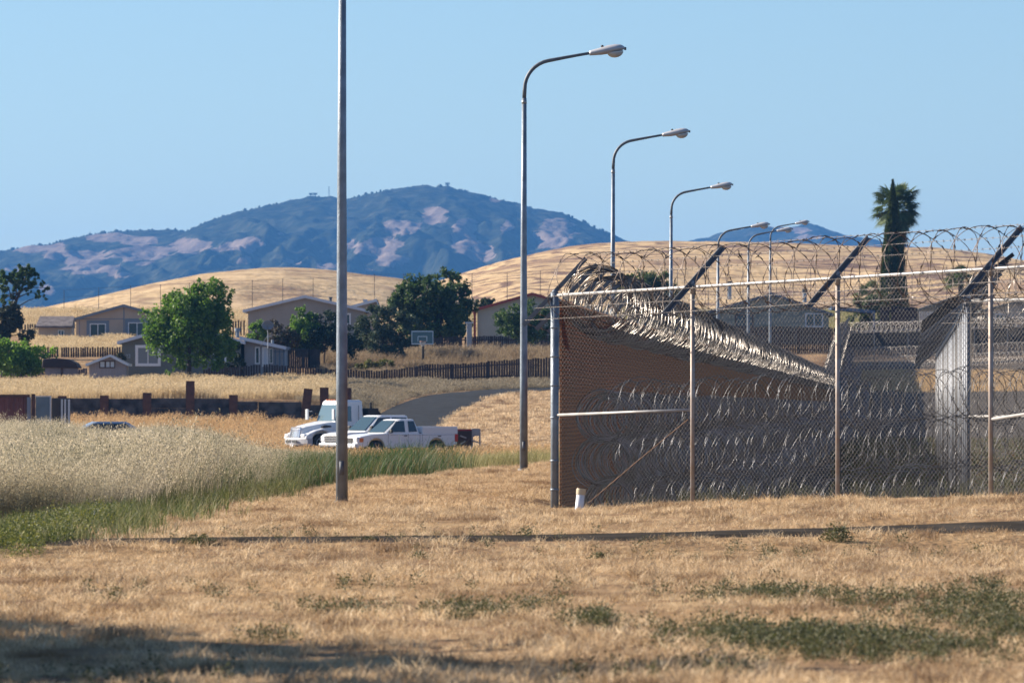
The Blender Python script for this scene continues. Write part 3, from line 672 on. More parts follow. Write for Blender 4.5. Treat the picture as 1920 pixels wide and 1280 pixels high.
for k, (zc, lab) in enumerate(((1.42, 'topmost of three long razor wire rolls stacked behind the near fence'), (.77, 'middle of three long razor wire rolls stacked behind the near fence'), (.12, 'lowest of three long razor wire rolls, at the grass line behind the near fence'))):
    coil('razor_wire_roll', lab, bk(FA, .75 + .1 * k) + FD * .6, bk(fr_end, .75 + .1 * k), zfront, zc, .325, .115, 28, .0052, mat('razor_grey', (.15, .155, .175), .5, .5, col2=(.03, .027, .027), vscale=1.7), seed=10 + k, jit=.14, barbl=.02)
rows_ = [(.55, 1.25, 'uppermost razor wire roll stacked against the foot of the brown slatted fence'), (.5, .62, 'middle razor wire roll stacked against the foot of the brown slatted fence'), (.55, .02, 'bottom razor wire roll touching the brown slatted fence'),
         (1.25, .62, 'second tier razor wire roll one step out from the brown slatted fence'), (1.3, .02, 'ground razor wire roll one step out from the brown slatted fence'), (2.0, .02, 'outermost ground razor wire roll of the pile beside the brown slatted fence')]
for k, (off, zc, lab) in enumerate(rows_):
    coil('razor_wire_roll', lab, FA + SD * (2.2 + .5 * k) + sl * off, FA + SD * (395 - 6 * k) + sl * off, zside, zc + .12, .34, .20, 22, .0062, razor2, seed=20 + k, jit=.10, barb=False)
coil('razor_wire_roll', 'razor wire roll on top of the inner front fence at the frame edge', IA + FD * .3, IA + FD * FSP * 4, z3, 3.05, .45, .22, 24, .005, razor, seed=31, jit=.05)
for k, (off, zc, rr, lab) in enumerate(((0, 2.85, .42, 'razor wire roll along the top of the far fence'), (-.7, 1.0, .42, 'upper pale razor wire roll at the foot of the far fence'), (-1.2, .35, .42, 'lower pale razor wire roll at the foot of the far fence'), (-2.0, .1, .38, 'front razor wire roll below the far fence, lowest on the slope'))):
    coil('razor_wire_roll', lab, FF0 + np.array([.3, off * 4]), FF1 + np.array([0, off * 4]), zfar, zc, rr, .27, 14, .011, mat('razor_pale', (.60, .55, .50), .5, .3), seed=40 + k, jit=.05, barb=False)

# ------------------------------------------------------------------ houses
winw = mat('window_frame_white', (.72, .73, .75), .5)
pane = mat('window_pane', (.03, .055, .06), .12, 0, spec=.6)
blind = mat('window_blind', (.20, .22, .23), .5)
def siding(name, col):
    if name in MT: return MT[name]
    m = mat(name, col, .8, 0, var=.12, vscale=.8); nt = m.node_tree; bs = nt.nodes['Principled BSDF']
    tc = nt.nodes.new('ShaderNodeTexCoord'); w = nt.nodes.new('ShaderNodeTexWave'); w.inputs['Scale'].default_value = 1.6; w.bands_direction = 'X'; w.wave_profile = 'SAW'
    nt.links.new(tc.outputs['Object'], w.inputs['Vector']); bp = nt.nodes.new('ShaderNodeBump'); bp.inputs['Distance'].default_value = .02; nt.links.new(w.outputs['Fac'], bp.inputs['Height']); nt.links.new(bp.outputs[0], bs.inputs['Normal']); return m
def window(parent, x0, z0, x1, z1, y=0, fr=.09, sash=True, pm=None, fm=None, nm='window', trim=None):
    f = MB(); t = .05
    f.box(x0 - fr, y - t, z0 - fr, x1 + fr, y, z0); f.box(x0 - fr, y - t, z1, x1 + fr, y, z1 + fr)
    f.box(x0 - fr, y - t, z0, x0, y, z1); f.box(x1, y - t, z0, x1 + fr, y, z1)
    if sash: xm = (x0 + x1) / 2; f.box(xm - .035, y - t + .004, z0, xm + .035, y, z1)
    o = f.obj(nm, fm or winw, parent)
    p = MB(); p.box(x0 + .002, y - .018, z0 + .002, x1 - .002, y + .002, z1 - .002); p.obj('pane', pm or pane, o)
    if trim:
        q = MB(); w = .28; q.box(x0 - fr - w, y - .025, z0 - fr - .05, x0 - fr, y + .001, z1 + fr + w); q.box(x1 + fr, y - .025, z0 - fr - .05, x1 + fr + w, y + .001, z1 + fr + w); q.box(x0 - fr, y - .025, z1 + fr, x1 + fr, y + .001, z1 + fr + w); q.obj('trim', trim, o)
    return o
def house(label, s, pl, pr, pa, ye, ya, base, wallm, roofm, fascia, depth=12, oh=.35, rz=0, name='mobile_home', ohf=.35, th=.16):
    """gable end facing the camera: eave pixels pl..pr, apex pixel pa, eave row ye, apex row ya, base height"""
    X0, X1, XA = PX(pl, s), PX(pr, s), PX(pa, s); zb = base; root = empty(name, ((X0 + X1) / 2, F / s, zb), label, 'house', rz=rz)
    cx = (X0 + X1) / 2; x0, x1, xa = X0 - cx + oh, X1 - cx - oh, XA - cx; ze, za = PZ(ye, s) - zb, PZ(ya, s) - zb
    sl_l = (za - ze) / (xa - (X0 - cx)); sl_r = (za - ze) / ((X1 - cx) - xa); zl = ze + sl_l * oh - th; zr = ze + sl_r * oh - th
    w = MB(); w.prism([(x0, -1.0), (x1, -1.0), (x1, zr), (xa, za - th), (x0, zl)], 0, depth); w.obj('wall', wallm, root)
    r = MB()
    for (xe, ) in ((X0 - cx,), (X1 - cx,)):
        poly = [(xe, ze - th), (xa, za - th), (xa, za), (xe, ze)]; r.prism(poly, -ohf + .03, depth + ohf)
    ro = r.obj('roof', roofm, root)
    f = MB()
    for xe in (X0 - cx, X1 - cx):
        f.prism([(xe, ze - th - .04), (xa, za - th - .04), (xa, za + .03), (xe, ze + .03)], -ohf - .02, -ohf + .02)
    for xe, sg in ((X0 - cx, -1), (X1 - cx, 1)): f.box(min(xe, xe + sg * .08), -ohf, ze - th - .04, max(xe, xe + sg * .08), depth + ohf, ze + .02)
    f.obj('fascia', fascia, root)
    return root, dict(x=lambda px: PX(px, s) - cx, z=lambda py: PZ(py, s) - zb, ro=ro, s=s)
def win(h, k, a, b, c, d, **kw):  # pixels x0,y0,x1,y1
    return window(h, k['x'](a), k['z'](d), k['x'](c), k['z'](b), **kw)

grayf = mat('fascia_blue_grey', (.16, .20, .25), .7); whitef = mat('fascia_pale', (.55, .60, .68), .6)
shing = mat('roof_shingle', (.14, .13, .14), .9, 0, var=.4, vscale=4, bump=.3); shingp = mat('roof_shingle_pale', (.26, .26, .30), .9, 0, var=.3, vscale=4)
redf = mat('fascia_red', (.25, .05, .04), .7)
# tan house with blue grey trim
hA, k = house('tan mobile home with blue grey roof trim and two white windows', 21.8, 135, 332, 232, 598, 571, g(PX(230, 21.8), S2Y(21.8)), siding('siding_tan', (.47, .375, .29)), shing, grayf, depth=14)
win(hA, k, 170, 608, 197, 630, fr=.07, trim=grayf); win(hA, k, 242, 606, 272, 630, fr=.07, trim=grayf)
bt = MB(); bt.box(k['x'](231.3), -.02, 0, k['x'](233.3), .0, k['z'](573)); bt.box(k['x'](140), -.022, k['z'](598.5), k['x'](231), .0, k['z'](597)); bt.box(k['x'](234), -.022, k['z'](598.5), k['x'](325), .0, k['z'](597)); bt.box(k['x'](148.5), -.02, 0, k['x'](149.7), .0, k['z'](599)); bt.obj('batten', grayf, hA)
cb = MB(); cb.box(k['x'](135), -.3, 0, k['x'](137), -.25, k['z'](598)); cb.obj('corner_board', winw, hA)
# small shed beside
s = 22.3; zb = g(PX(100, s), S2Y(s)); r = empty('garden_shed', (PX(100, s), S2Y(s), zb), 'small tan shed with a flat weathered shingle roof beside the tan mobile home', 'shed')
mb = MB(); mb.box(PX(72, s) - PX(100, s), 0, -1, PX(135, s) - PX(100, s), 3, PZ(611, s) - zb); mb.obj('wall', siding('siding_tan', (0, 0, 0)), r)
mb = MB(); x0, x1 = PX(67, s) - PX(100, s), PX(136, s) - PX(100, s); z0, z1 = PZ(611, s) - zb, PZ(592, s) - zb
mb.add([(x0 , -.4, z0), (x1, -.4, z0), (x1, 2.2, z1), (x0 + .2, 2.2, z1), (x0, -.4, z0 - .15), (x1, -.4, z0 - .15), (x1, 3.4, z0 - .15), (x0, 3.4, z0 - .15)], [(0, 1, 2, 3), (4, 5, 1, 0), (5, 6, 2, 1), (6, 7, 3, 2), (7, 4, 0, 3), (7, 6, 5, 4)]); mb.obj('roof', mat('roof_shed', (.20, .17, .17), .9, 0, var=.5, vscale=2.5), r)
window(r, PX(110, s) - PX(100, s), PZ(631, s) - zb, PX(119, s) - PX(100, s), PZ(620, s) - zb, fr=.06)
# taupe house in the middle
hB, k = house('wide taupe mobile home with pale fascia behind the shrubs at mid height', 23.2, 457, 690, 572, 581, 554, g(PX(570, 23.2), S2Y(23.2)), siding('siding_taupe', (.34, .31, .275)), shing, whitef, depth=14)
win(hB, k, 627, 590, 655, 606, fr=.12)
vm = MB(); vm.tube([(k['x'](617), 4, k['z'](566)), (k['x'](617), 4, k['z'](557))], .12, 10); vm.tube([(k['x'](617), 4, k['z'](557)), (k['x'](617), 4, k['z'](555))], .2, 10); vm.obj('vent', galvd, k['ro'])
hX, k = house('low brown roofed annex at the right end of the taupe mobile home', 22.4, 648, 712, 706, 576, 561, g(PX(690, 22.4), S2Y(22.4)), siding('siding_taupe', (0, 0, 0)), mat('roof_brown', (.12, .09, .08), .9, 0, var=.3), whitef, depth=5, name='house_annex', oh=.1)
sk = MB(); sk.box(k['x'](680), 1, k['z'](565), k['x'](688), 2, k['z'](561)); sk.obj('skylight', whitef, k['ro'])
# red trimmed house
hC, k = house('pale green grey mobile home with dark red roof trim', 23.2, 887, 1112, 998, 580, 549, g(PX(1000, 23.2), S2Y(23.2)), siding('siding_pale_green', (.38, .40, .36)), shing, redf, depth=14)
win(hC, k, 930, 590, 936, 604, fr=.06, sash=False, fm=mat('frame_dark', (.10, .06, .05), .7)); cb = MB(); cb.box(k['x'](888), -.3, 0, k['x'](892.5), .1, k['z'](582)); cb.obj('corner_board', redf, hC)
# house number 22
s = 26.7; zb22 = g(PX(340, s), S2Y(s)) - .3
hN, k = house('olive grey mobile home numbered 22 behind the bright green maple', s, 222, 458, 341, 640, 606, zb22, siding('siding_olive', (.15, .16, .145)), shingp, whitef, depth=11, oh=.25)
win(hN, k, 259, 652, 296, 681, fr=.2, pm=blind); win(hN, k, 405, 655, 421, 679, fr=.2, sash=False)
sb_ = MB(); sb_.box(k['x'](257), -.05, k['z'](709.5), k['x'](372), .0, k['z'](708)); sb_.obj('skirt_board', whitef, hN)
fc = bpy.data.curves.new('house_number', 'FONT'); fc.body = '22'; fc.size = .36; fc.extrude = .012
fo = bpy.data.objects.new('tmp', fc); COL.objects.link(fo); dg = bpy.context.evaluated_depsgraph_get(); me = bpy.data.meshes.new_from_object(fo.evaluated_get(dg)); bpy.data.objects.remove(fo)
no = link('house_number', me, mat('number_paint', (.35, .40, .45), .6), hN); no.rotation_euler = (R(90), 0, 0); no.location = (k['x'](235.5), -.02, k['z'](670.5))
# lean-to with door and windows at its right
ann = MB(); x0, x1 = k['x'](457.5), k['x'](533); z0 = -.5
ann.prism([(x0, z0), (x1, z0), (x1, k['z'](654)), (x0, k['z'](637))], .6, 9); wl = ann.obj('side_wall', siding('siding_lavender', (.30, .30, .32)), hN)
rf = MB(); rf.prism([(k['x'](449), k['z'](636)), (k['x'](536), k['z'](655)), (k['x'](536), k['z'](649)), (k['x'](449), k['z'](630))], .1, 9.5); rf.obj('porch_roof', shingp, hN)
ff_ = MB(); ff_.prism([(k['x'](449), k['z'](636.5)), (k['x'](536.3), k['z'](655.5)), (k['x'](536.3), k['z'](649.5)), (k['x'](449), k['z'](630.5))], .05, .09); ff_.obj('porch_fascia', whitef, hN)
window(hN, k['x'](479.5), k['z'](680), k['x'](484.5), k['z'](652), y=.6, fr=.08, sash=False)
window(hN, k['x'](494), k['z'](684), k['x'](499.5), k['z'](653), y=.6, fr=.12, sash=False, pm=whitef, nm='door')
window(hN, k['x'](506), k['z'](680), k['x'](510), k['z'](654), y=.6, fr=.05, sash=False)
pp = MB()
for q in (515, 523, 531): pp.box(k['x'](q), -.1, -.5, k['x'](q) + .1, 0, k['z'](655))
pp.box(k['x'](512), -.1, k['z'](660), k['x'](534), 0, k['z'](658)); pp.obj('porch_post', mat('post_blue', (.10, .14, .19), .7), hN)
ch = MB(); ch.tube([(k['x'](442), 3, k['z'](632)), (k['x'](442), 3, k['z'](620))], .13, 10); ch.tube([(k['x'](442), 3, k['z'](620)), (k['x'](442), 3, k['z'](614))], .2, 10); ch.obj('chimney', galv, k['ro'])
ch = MB(); ch.tube([(k['x'](508), 3, k['z'](650)), (k['x'](508), 3, k['z'](636))], .1, 10); ch.obj('vent', galv, k['ro'])
# house behind the security fence
hD, k = house('sage green mobile home with grey roof seen through the security fence', 22.5, 1310, 1562, 1448, 588, 549, g(PX(1440, 22.5), S2Y(22.5)) , siding('siding_sage', (.25, .265, .22)), shingp, mat('fascia_slate', (.10, .13, .17), .7), depth=10)
win(hD, k, 1512, 589, 1541, 611, fr=.1); win(hD, k, 1381, 592, 1410, 612, fr=.12, fm=mat('frame_dark', (0, 0, 0)), pm=glass_dark)
for (q, a, b) in ((1370, 560, 526), (1512, 566, 540)):
    c = MB(); c.tube([(k['x'](q), 3, k['z'](a)), (k['x'](q), 3, k['z'](b + 7))], .17, 10); o = c.obj('chimney', galv, k['ro']); c = MB(); c.tube([(k['x'](q), 3, k['z'](b + 7)), (k['x'](q), 3, k['z'](b))], .24, 10); c.obj('chimney_cap', black, o)
aw = MB(); aw.prism([(k['x'](1558), k['z'](580)), (k['x'](1640), k['z'](588)), (k['x'](1640), k['z'](582)), (k['x'](1558), k['z'](574))], -.8, 4); aw.obj('awning', mat('awning_blue', (.09, .15, .24), .6), hD)
aw = MB(); aw.box(k['x'](1636), -.7, -.5, k['x'](1640), -.5, k['z'](587)); aw.obj('awning_post', mat('awning_blue', (0, 0, 0)), hD)
hE, k = house('low dark roofed building with a white slatted railing behind the arms', 22, 1712, 1850, 1790, 583, 556, g(PX(1780, 22), S2Y(22)), siding('siding_dull', (.22, .22, .20)), shing, mat('fascia_dull', (.12, .13, .12), .8), depth=8, name='outbuilding')
rl = MB()
for q in range(1722, 1752, 3): rl.box(k['x'](q), -1.2, k['z'](606), k['x'](q + 1.4), -1.15, k['z'](584))
rl.obj('railing', winw, hE)
hF, k = house('pale walled building at the frame edge behind the inner fence', 22.4, 1838, 2010, 1925, 582, 560, g(PX(1900, 22.4), S2Y(22.4)), siding('siding_pale', (.45, .42, .38)), shing, mat('fascia_dull', (0, 0, 0)), depth=8, name='pale_building')
win(hF, k, 1868, 590, 1882, 604, fr=.1)
# small gabled shed and carport near house 22
hS, k = house('small mauve shed with pale gable roof left of the house numbered 22', 28, 163, 240, 207, 682, 665, g(PX(200, 28), S2Y(28)) , siding('siding_mauve', (.33, .29, .30)), shingp, whitef, depth=3, name='gabled_shed', oh=.15, th=.1)
win(hS, k, 188, 678, 196, 688, fr=.07, sash=False, fm=mat('frame_dark', (0, 0, 0)), pm=whitef); win(hS, k, 199, 678, 214, 688, fr=.07, fm=mat('frame_dark', (0, 0, 0)), pm=whitef)
s = 27.8; zb = g(PX(110, s), S2Y(s)); r = empty('tarp_carport', (PX(112, s), S2Y(s), zb), 'dark brown tarpaulin carport between the green hedge and the mauve shed', 'carport')
q = lambda px: PX(px, s) - PX(112, s); zq = lambda py: PZ(py, s) - zb
mb = MB(); mb.prism([(q(78), zq(689)), (q(148), zq(690)), (q(142), zq(680)), (q(128), zq(673)), (q(100), zq(671)), (q(80), zq(673))], 0, 3.5); mb.obj('tarp_roof', mat('tarp_brown', (.035, .022, .024), .8, var=.3), r, bevel=.08)
mb = MB(); mb.box(q(84), .3, -.5, q(113), .35, zq(689)); mb.box(q(118), .3, -.5, q(146), .35, zq(690)); mb.obj('side_panel', mat('panel_mauve', (.20, .19, .23), .8, var=.2), r)
mb = MB(); mb.box(q(114), .2, -.5, q(117), .4, zq(690)); mb.obj('post', woodb, r)

# ------------------------------------------------------------------ wooden fences
def picket(name, label, pts, s_of, zt, zb_, matl, bw=.14, gap=.02, jit=.05, sd=1, depth=.03):
    """pts: list of (px, s, ytop, ybottom)"""
    r_ = random.Random(sd); pts = [(PX(a, s), F / s, PZ(t, s), PZ(b, s)) for a, s, t, b in pts]; O = Vector((pts[0][0], pts[0][1], pts[0][3])); r = empty(name, O, label, 'fence')
    mb = MB(); pm = MB(); x = pts[0][0]; rail = []; last = -9
    xs_ = [p[0] for p in pts]
    while x < pts[-1][0]:
        y = np.interp(x, xs_, [p[1] for p in pts]); t = np.interp(x, xs_, [p[2] for p in pts]) + r_.uniform(-jit, jit); b = np.interp(x, xs_, [p[3] for p in pts])
        w = bw * r_.uniform(.92, 1.05); dy = r_.uniform(-.01, .01)
        if r_.random() > .012: mb.box(x - O.x, y - O.y + dy, b - O.z - .3, x + w - O.x, y - O.y + dy + depth, t - O.z)
        if x - last > 2.4: rail.append((x - O.x, y - O.y, b - O.z, t - O.z)); last = x
        x += w + gap * r_.uniform(.5, 1.6)
    mb.obj('pickets', matl, r)
    for a, b in zip(rail[:-1], rail[1:]):
        for fr in (.25, .8): pm.bar((a[0], a[1] + .07, a[2] + (a[3] - a[2]) * fr), (b[0], b[1] + .07, b[2] + (b[3] - b[2]) * fr), .05, .09)
    for a in rail: pm.box(a[0] - .05, a[1] + .05, a[2] - .3, a[0] + .05, a[1] + .15, a[3] + .02)
    pm.obj('frame', matl, r); return r
picket('wooden_fence', 'long wavy dark plank fence behind the road and truck yard', [(381, 27.4, 692, 722), (430, 27.4, 688, 720), (500, 27.3, 683, 722), (560, 27.2, 688, 728), (640, 27.2, 692, 730), (700, 27.2, 695, 728), (760, 27.3, 690, 722), (800, 27.3, 683, 720), (880, 27.3, 681, 716), (960, 27.3, 674, 714), (1050, 27.3, 669, 712)], 0, 0, 0, woodd, gap=.035, sd=3)
picket('wooden_fence', 'grey plank fence at the left frame edge below the green hedge', [(-20, 27.2, 692, 720), (60, 27.2, 693, 720), (90, 27.2, 690, 720), (160, 27.2, 691, 722)], 0, 0, 0, mat('grey_fence_wood', (.12, .11, .135), .9, 0, var=.4, vscale=2), sd=4)
picket('wooden_fence', 'slatted brown fence below the lawn of the tan mobile home', [(70, 24, 651, 678), (150, 24, 651, 680), (232, 24, 651, 680)], 0, 0, 0, mat('red_brown_fence_wood', (.10, .06, .055), .85, 0, var=.45, vscale=3), bw=.14, gap=.045, sd=5)
picket('wooden_fence', 'dark slatted fence on the crest left of the tan shed', [(36, 20.8, 608, 624), (70, 20.8, 608, 624)], 0, 0, 0, woodb, gap=.1, sd=6)
picket('wooden_fence', 'dark slatted fence between maple and taupe mobile home', [(425, 21.5, 601, 622), (460, 21.5, 601, 622)], 0, 0, 0, woodb, gap=.12, sd=7)
picket('wooden_fence', 'dark plank fence behind the basketball hoop terrace', [(556, 24.2, 640, 662), (640, 24.2, 640, 664), (700, 24.2, 636, 664), (820, 24.1, 632, 664), (900, 24, 630, 664), (960, 24, 630, 664), (1060, 24, 628, 662)], 0, 0, 0, woodd, gap=.02, sd=8)
picket('wooden_fence', 'dark brown plank fence below the sage mobile home behind the wire', [(1320, 23.6, 612, 662), (1450, 23.6, 612, 668), (1580, 23.5, 615, 672), (1640, 23.3, 612, 668), (1760, 23.2, 600, 665), (2010, 23.2, 596, 660)], 0, 0, 0, mat('rusty_fence_wood', (.06, .035, .028), .85, 0, var=.5, vscale=2), gap=.03, sd=9)
picket('wooden_fence', 'tall dark plank screen in front of the palm trunk', [(1652, 22.6, 575, 613), (1719, 22.6, 576, 613)], 0, 0, 0, mat('black_fence_wood', (.022, .016, .018), .9), gap=.0, sd=10)
# plank enclosure
s = 26.3; r = empty('plank_enclosure', (PX(566, s), S2Y(s), g(PX(566, s), S2Y(s))), 'dark brown square plank enclosure right of the porch of the house numbered 22', 'enclosure'); zb = r.location.z
q = lambda px: PX(px, s) - PX(566, s); zq = lambda py: PZ(py, s) - zb
mb = MB(); x = q(536)
while x < q(578): mb.box(x, 0, zq(690), x + .14, .03, zq(654)); x += .155
mb.obj('front_boards', woodb, r); mb = MB(); y = 0.
while y < 1.6: mb.box(q(578) + y * .45, y, zq(690), q(578) + y * .45 + .12, y + .13, zq(654.5)); y += .15
mb.obj('side_boards', woodd, r); mb = MB(); mb.box(q(534.5), -.04, zq(656), q(579), -.005, zq(653.5)); mb.box(q(492), -.3, zq(692), q(536), 1, zq(686)); mb.obj('deck', woodd, r)

# ------------------------------------------------------------------ retaining wall
s = 31.0; O = Vector((PX(385, s), S2Y(s), .4)); r = empty('retaining_wall', O, 'low retaining wall of dark timbers held by rusty steel posts', 'retaining wall')
timb = mat('tarred_timber', (.03, .026, .027), .9, 0, col2=(.11, .10, .10), vscale=1.6, bump=.4, bscale=6)
bounds = [110, 196, 276, 357, 438, 484, 566, 606, 652]
for i in range(len(bounds) - 1):
    for j in range(5):
        mb = MB(); zt = PZ(747 + (6 if i > 3 else 0) + (i > 5) * 6, s) - j * .29 + random.uniform(-.02, .02); mb.box(PX(bounds[i], s) - O.x + .02, -.16 + random.uniform(-.02, .02), zt - .31 - O.z, PX(bounds[i + 1], s) - O.x - .02, .14, zt - O.z); mb.obj('timber', timb, r, bevel=.02)
for (q, yt, tilt) in ((117, 742, 0), (196, 741, 0), (276, 736, 0), (357, 714, 0), (438, 740, 0), (571, 728, .12), (608, 726, 0), (651, 727, 0)):
    mb = MB(); h = PZ(yt, s) - O.z; hw = .26
    mb.box(-hw, -.27, -1.2, hw, -.24, h); mb.box(-hw, .0, -1.2, hw, .03, h); mb.box(-.015, -.24, -1.2, .015, 0, h - .004); o = mb.obj('steel_post', rust, r); o.location = (PX(q, s) - O.x, -.02, 0); o.rotation_euler = (0, tilt, 0)

# ------------------------------------------------------------------ containers and gates at the left
s = 34.5; zb = g(PX(20, s), S2Y(s)); r = empty('shipping_container', (PX(0, s), S2Y(s), zb), 'rust red corrugated shipping container at the left frame edge', 'container')
cm_ = mat('container_red', (.22, .075, .06), .65, 0, col2=(.14, .045, .035), vscale=.9)
mb = MB(); x0 = PX(-130, s) - PX(0, s); x1 = PX(48, s) - PX(0, s); h = PZ(741, s) - zb; x = x0
while x < x1 - .1: mb.add([(x, 0, .1), (x + .07, 0, .1), (x + .12, .04, .1), (x + .21, .04, .1), (x + .26, 0, .1), (x, 0, h), (x + .07, 0, h), (x + .12, .04, h), (x + .21, .04, h), (x + .26, 0, h)], [(0, 1, 6, 5), (1, 2, 7, 6), (2, 3, 8, 7), (3, 4, 9, 8)]); x += .26
mb.box(x0, .05, .1, x1, 2.4, h); mb.obj('body', cm_, r)
mb = MB(); mb.box(x0, -.05, h - .1, x1 + .05, 2.45, h + .05); mb.box(x1, -.06, 0, x1 + .2, .15, h + .04); mb.box(x0, -.05, 0, x1, 0.04, .16); mb.obj('frame', rust, r)
mb = MB(); mb.box(PX(51, s) - PX(0, s), -.1, .1, PX(58, s) - PX(0, s), .1, h - .1); mb.obj('grey_jamb', mat('grey_paint', (.22, .24, .29), .6), r)
mb = MB(); mb.box(PX(59, s) - PX(0, s), -.08, 0, PX(66, s) - PX(0, s), .15, h + .08); mb.obj('end_post', rust, r)
fc = bpy.data.curves.new('lettering', 'FONT'); 
s2 = 35; r = empty('steel_container', (PX(90, s2), S2Y(s2), zb), 'blue grey steel container with open door between red container and timber wall', 'container')
q = lambda px: PX(px, s2) - PX(90, s2); h = PZ(744, s2) - zb
mb = MB(); mb.box(q(67), 0, .1, q(95), .06, h); mb.obj('door', mat('steel_blue', (.13, .19, .24), .6, var=.3, vscale=1), r)
mb = MB(); mb.box(q(93.5), -.08, 0, q(96), .1, h + .04); mb.box(q(66), -.05, h, q(96), .08, h + .06); mb.obj('door_frame', mat('pale_steel', (.45, .5, .55), .5), r)
mb = MB(); mb.box(q(96), .3, 0, q(126), 2.5, h - .05); mb.obj('body', mat('container_dark', (.05, .045, .045), .8), r)
for a in (114, 120, 127):
    mb = MB(); mb.box(q(a), .1, -.3, q(a + 3.6), .28, h - .12); mb.obj('locking_bar', mat('pale_steel', (0, 0, 0)), r)

# ------------------------------------------------------------------ vehicles
def wheel(parent, x, y, rad, w, rimm=chrome, n=24):
    t = MB(); sg = 1 if y > 0 else -1
    prof = [(rad * .62, -w / 2), (rad * .93, -w / 2), (rad, -w * .35), (rad, w * .35), (rad * .93, w / 2), (rad * .62, w / 2)]
    rings = [[(x + pr * math.cos(2 * math.pi * k / n), y + py, rad + pr * math.sin(2 * math.pi * k / n)) for k in range(n)] for pr, py in prof]; t.loft(rings)
    o = t.obj('wheel', tyre, parent, smooth=False)
    m_ = MB(); rings = [[(x + pr * math.cos(2 * math.pi * k / n), y + sg * py, rad + pr * math.sin(2 * math.pi * k / n)) for k in range(n)] for pr, py in ((rad * .63, w * .48), (rad * .6, w * .53), (rad * .5, w * .42), (rad * .18, w * .42), (rad * .15, w * .55), (.01, w * .56))]; m_.loft(rings, cap=False)
    for k in range(6):
        a = k * math.pi / 3; m_.bar((x + .16 * rad * math.cos(a), y + sg * w * .46, rad + .16 * rad * math.sin(a)), (x + .55 * rad * math.cos(a), y + sg * w * .48, rad + .55 * rad * math.sin(a)), .06, .03)
    m_.obj('rim', rimm, o)
    return o
def arc(cx, cz, r, a0, a1, n=8): return [(cx + r * math.cos(R(a0 + (a1 - a0) * k / n)), cz + r * math.sin(R(a0 + (a1 - a0) * k / n))) for k in range(n + 1)]
def cabin(parent, x0b, x1b, x0t, x1t, zb, zt, wb, wt, matl, name='cab'):
    mb = MB(); rings = []
    for f in (0, .3, .6, .85, .95, 1.0):
        w = wb + (wt - wb) * f ** 1.1; a = x0b + (x0t - x0b) * f; b = x1b + (x1t - x1b) * f; z = zb + (zt - zb) * f
        if f == 1.0: w -= .08; a += .08; b -= .08
        c = .10; rings.append([(a + c, -w, z), (b - c, -w, z), (b, -w + c, z), (b, w - c, z), (b - c, w, z), (a + c, w, z), (a, w - c, z), (a, -w + c, z)])
    mb.loft(rings); return mb.obj(name, matl, parent, bevel=.03)
YAW = 212
def vehicle(name, label, px, s, yaw=YAW, zb=None, cat='truck'):
    X, Y = PX(px, s), S2Y(s); return empty(name, (X, Y, g(X, Y) if zb is None else zb), label, cat, rz=R(yaw))
def sidepanel(pts, y, th, mb=None):
    mb = mb or MB(); mb.prism(pts, y, y + th); return mb
# --- pickup, local x forward, y left (towards the camera)
pk = vehicle('pickup_truck', 'white extended cab pickup truck nearest the camera in the dirt yard', 747, 41.0, cat='pickup truck', zb=-.93)
pk.scale = (1.03, 1.0, 1.04)
body_prof = [(-2.55, .55), (-2.56, .98), (-.55, 1.0), (.95, 1.02), (1.9, .96), (2.45, .86), (2.60, .72), (2.62, .48), (2.35, .38)] + arc(1.62, .36, .43, 10, 170) + [(1.12, .34), (-.98, .34)] + arc(-1.5, .36, .43, 10, 170) + [(-2.05, .42), (-2.5, .45)]
mb = MB(); mb.prism(body_prof, -.86, .86); mb.obj('body', white_paint, pk, bevel=.05)
mb = MB(); mb.box(-2.5, -.75, .985, -.75, .75, 1.02); mb.obj('bed_liner', black, pk)
mb = MB(); mb.box(-2.56, -.85, .97, -.76, -.80, 1.30); mb.box(-2.56, .80, .97, -.76, .85, 1.30); mb.box(-2.58, -.86, .75, -2.5, .86, 1.27); mb.box(-.84, -.8, .97, -.76, .8, 1.30); mb.obj('bed_rail', white_paint, pk, bevel=.02)
cabin(pk, -.68, 1.22, -.42, .38, .98, 1.63, .82, .68, white_paint)
def lerp_side(x, z, y): return (x, z)
gl = MB(); 
def sidewin(pts, wb=.82, wt=.68, zb=.98, zt=1.63, sg=1, off=.008):
    vs = []
    for x, z in pts:
        w = wb + (wt - wb) * ((z - zb) / (zt - zb)) ** 1.1; vs.append((x, sg * (w + off), z))
    return vs
for sg in (1, -1):
    for pts in ([(.12, 1.06), (.98, 1.06), (.52, 1.53), (.12, 1.55)], [(-.5, 1.08), (-.06, 1.06), (-.06, 1.54), (-.38, 1.54)]):
        v = sidewin(pts, sg=sg); v2 = [(a, b - sg * .03, c) for a, b, c in v]; gl.add(v + v2, [(0, 1, 2, 3), (7, 6, 5, 4), (0, 4, 5, 1), (1, 5, 6, 2), (2, 6, 7, 3), (3, 7, 4, 0)])
gl.obj('side_window', glass_dark, pk)
gl = MB(); gl.add([(1.15, -.68, 1.04), (1.15, .68, 1.04), (.50, .56, 1.56), (.50, -.56, 1.56), (1.1, -.68, 1.03), (1.1, .68, 1.03), (.45, .56, 1.55), (.45, -.56, 1.55)], [(0, 1, 2, 3), (7, 6, 5, 4), (0, 4, 5, 1), (1, 5, 6, 2), (2, 6, 7, 3), (3, 7, 4, 0)])
o = gl.obj('windshield', mat('windshield_glass', (.045, .075, .085), .1, 0, spec=.7), pk); o.location = (.02, 0, .005)
mb = MB(); mb.box(2.5, -.84, .36, 2.72, .84, .56); mb.obj('front_bumper', mat('bumper_paint', (.62, .63, .66), .5), pk, bevel=.05)
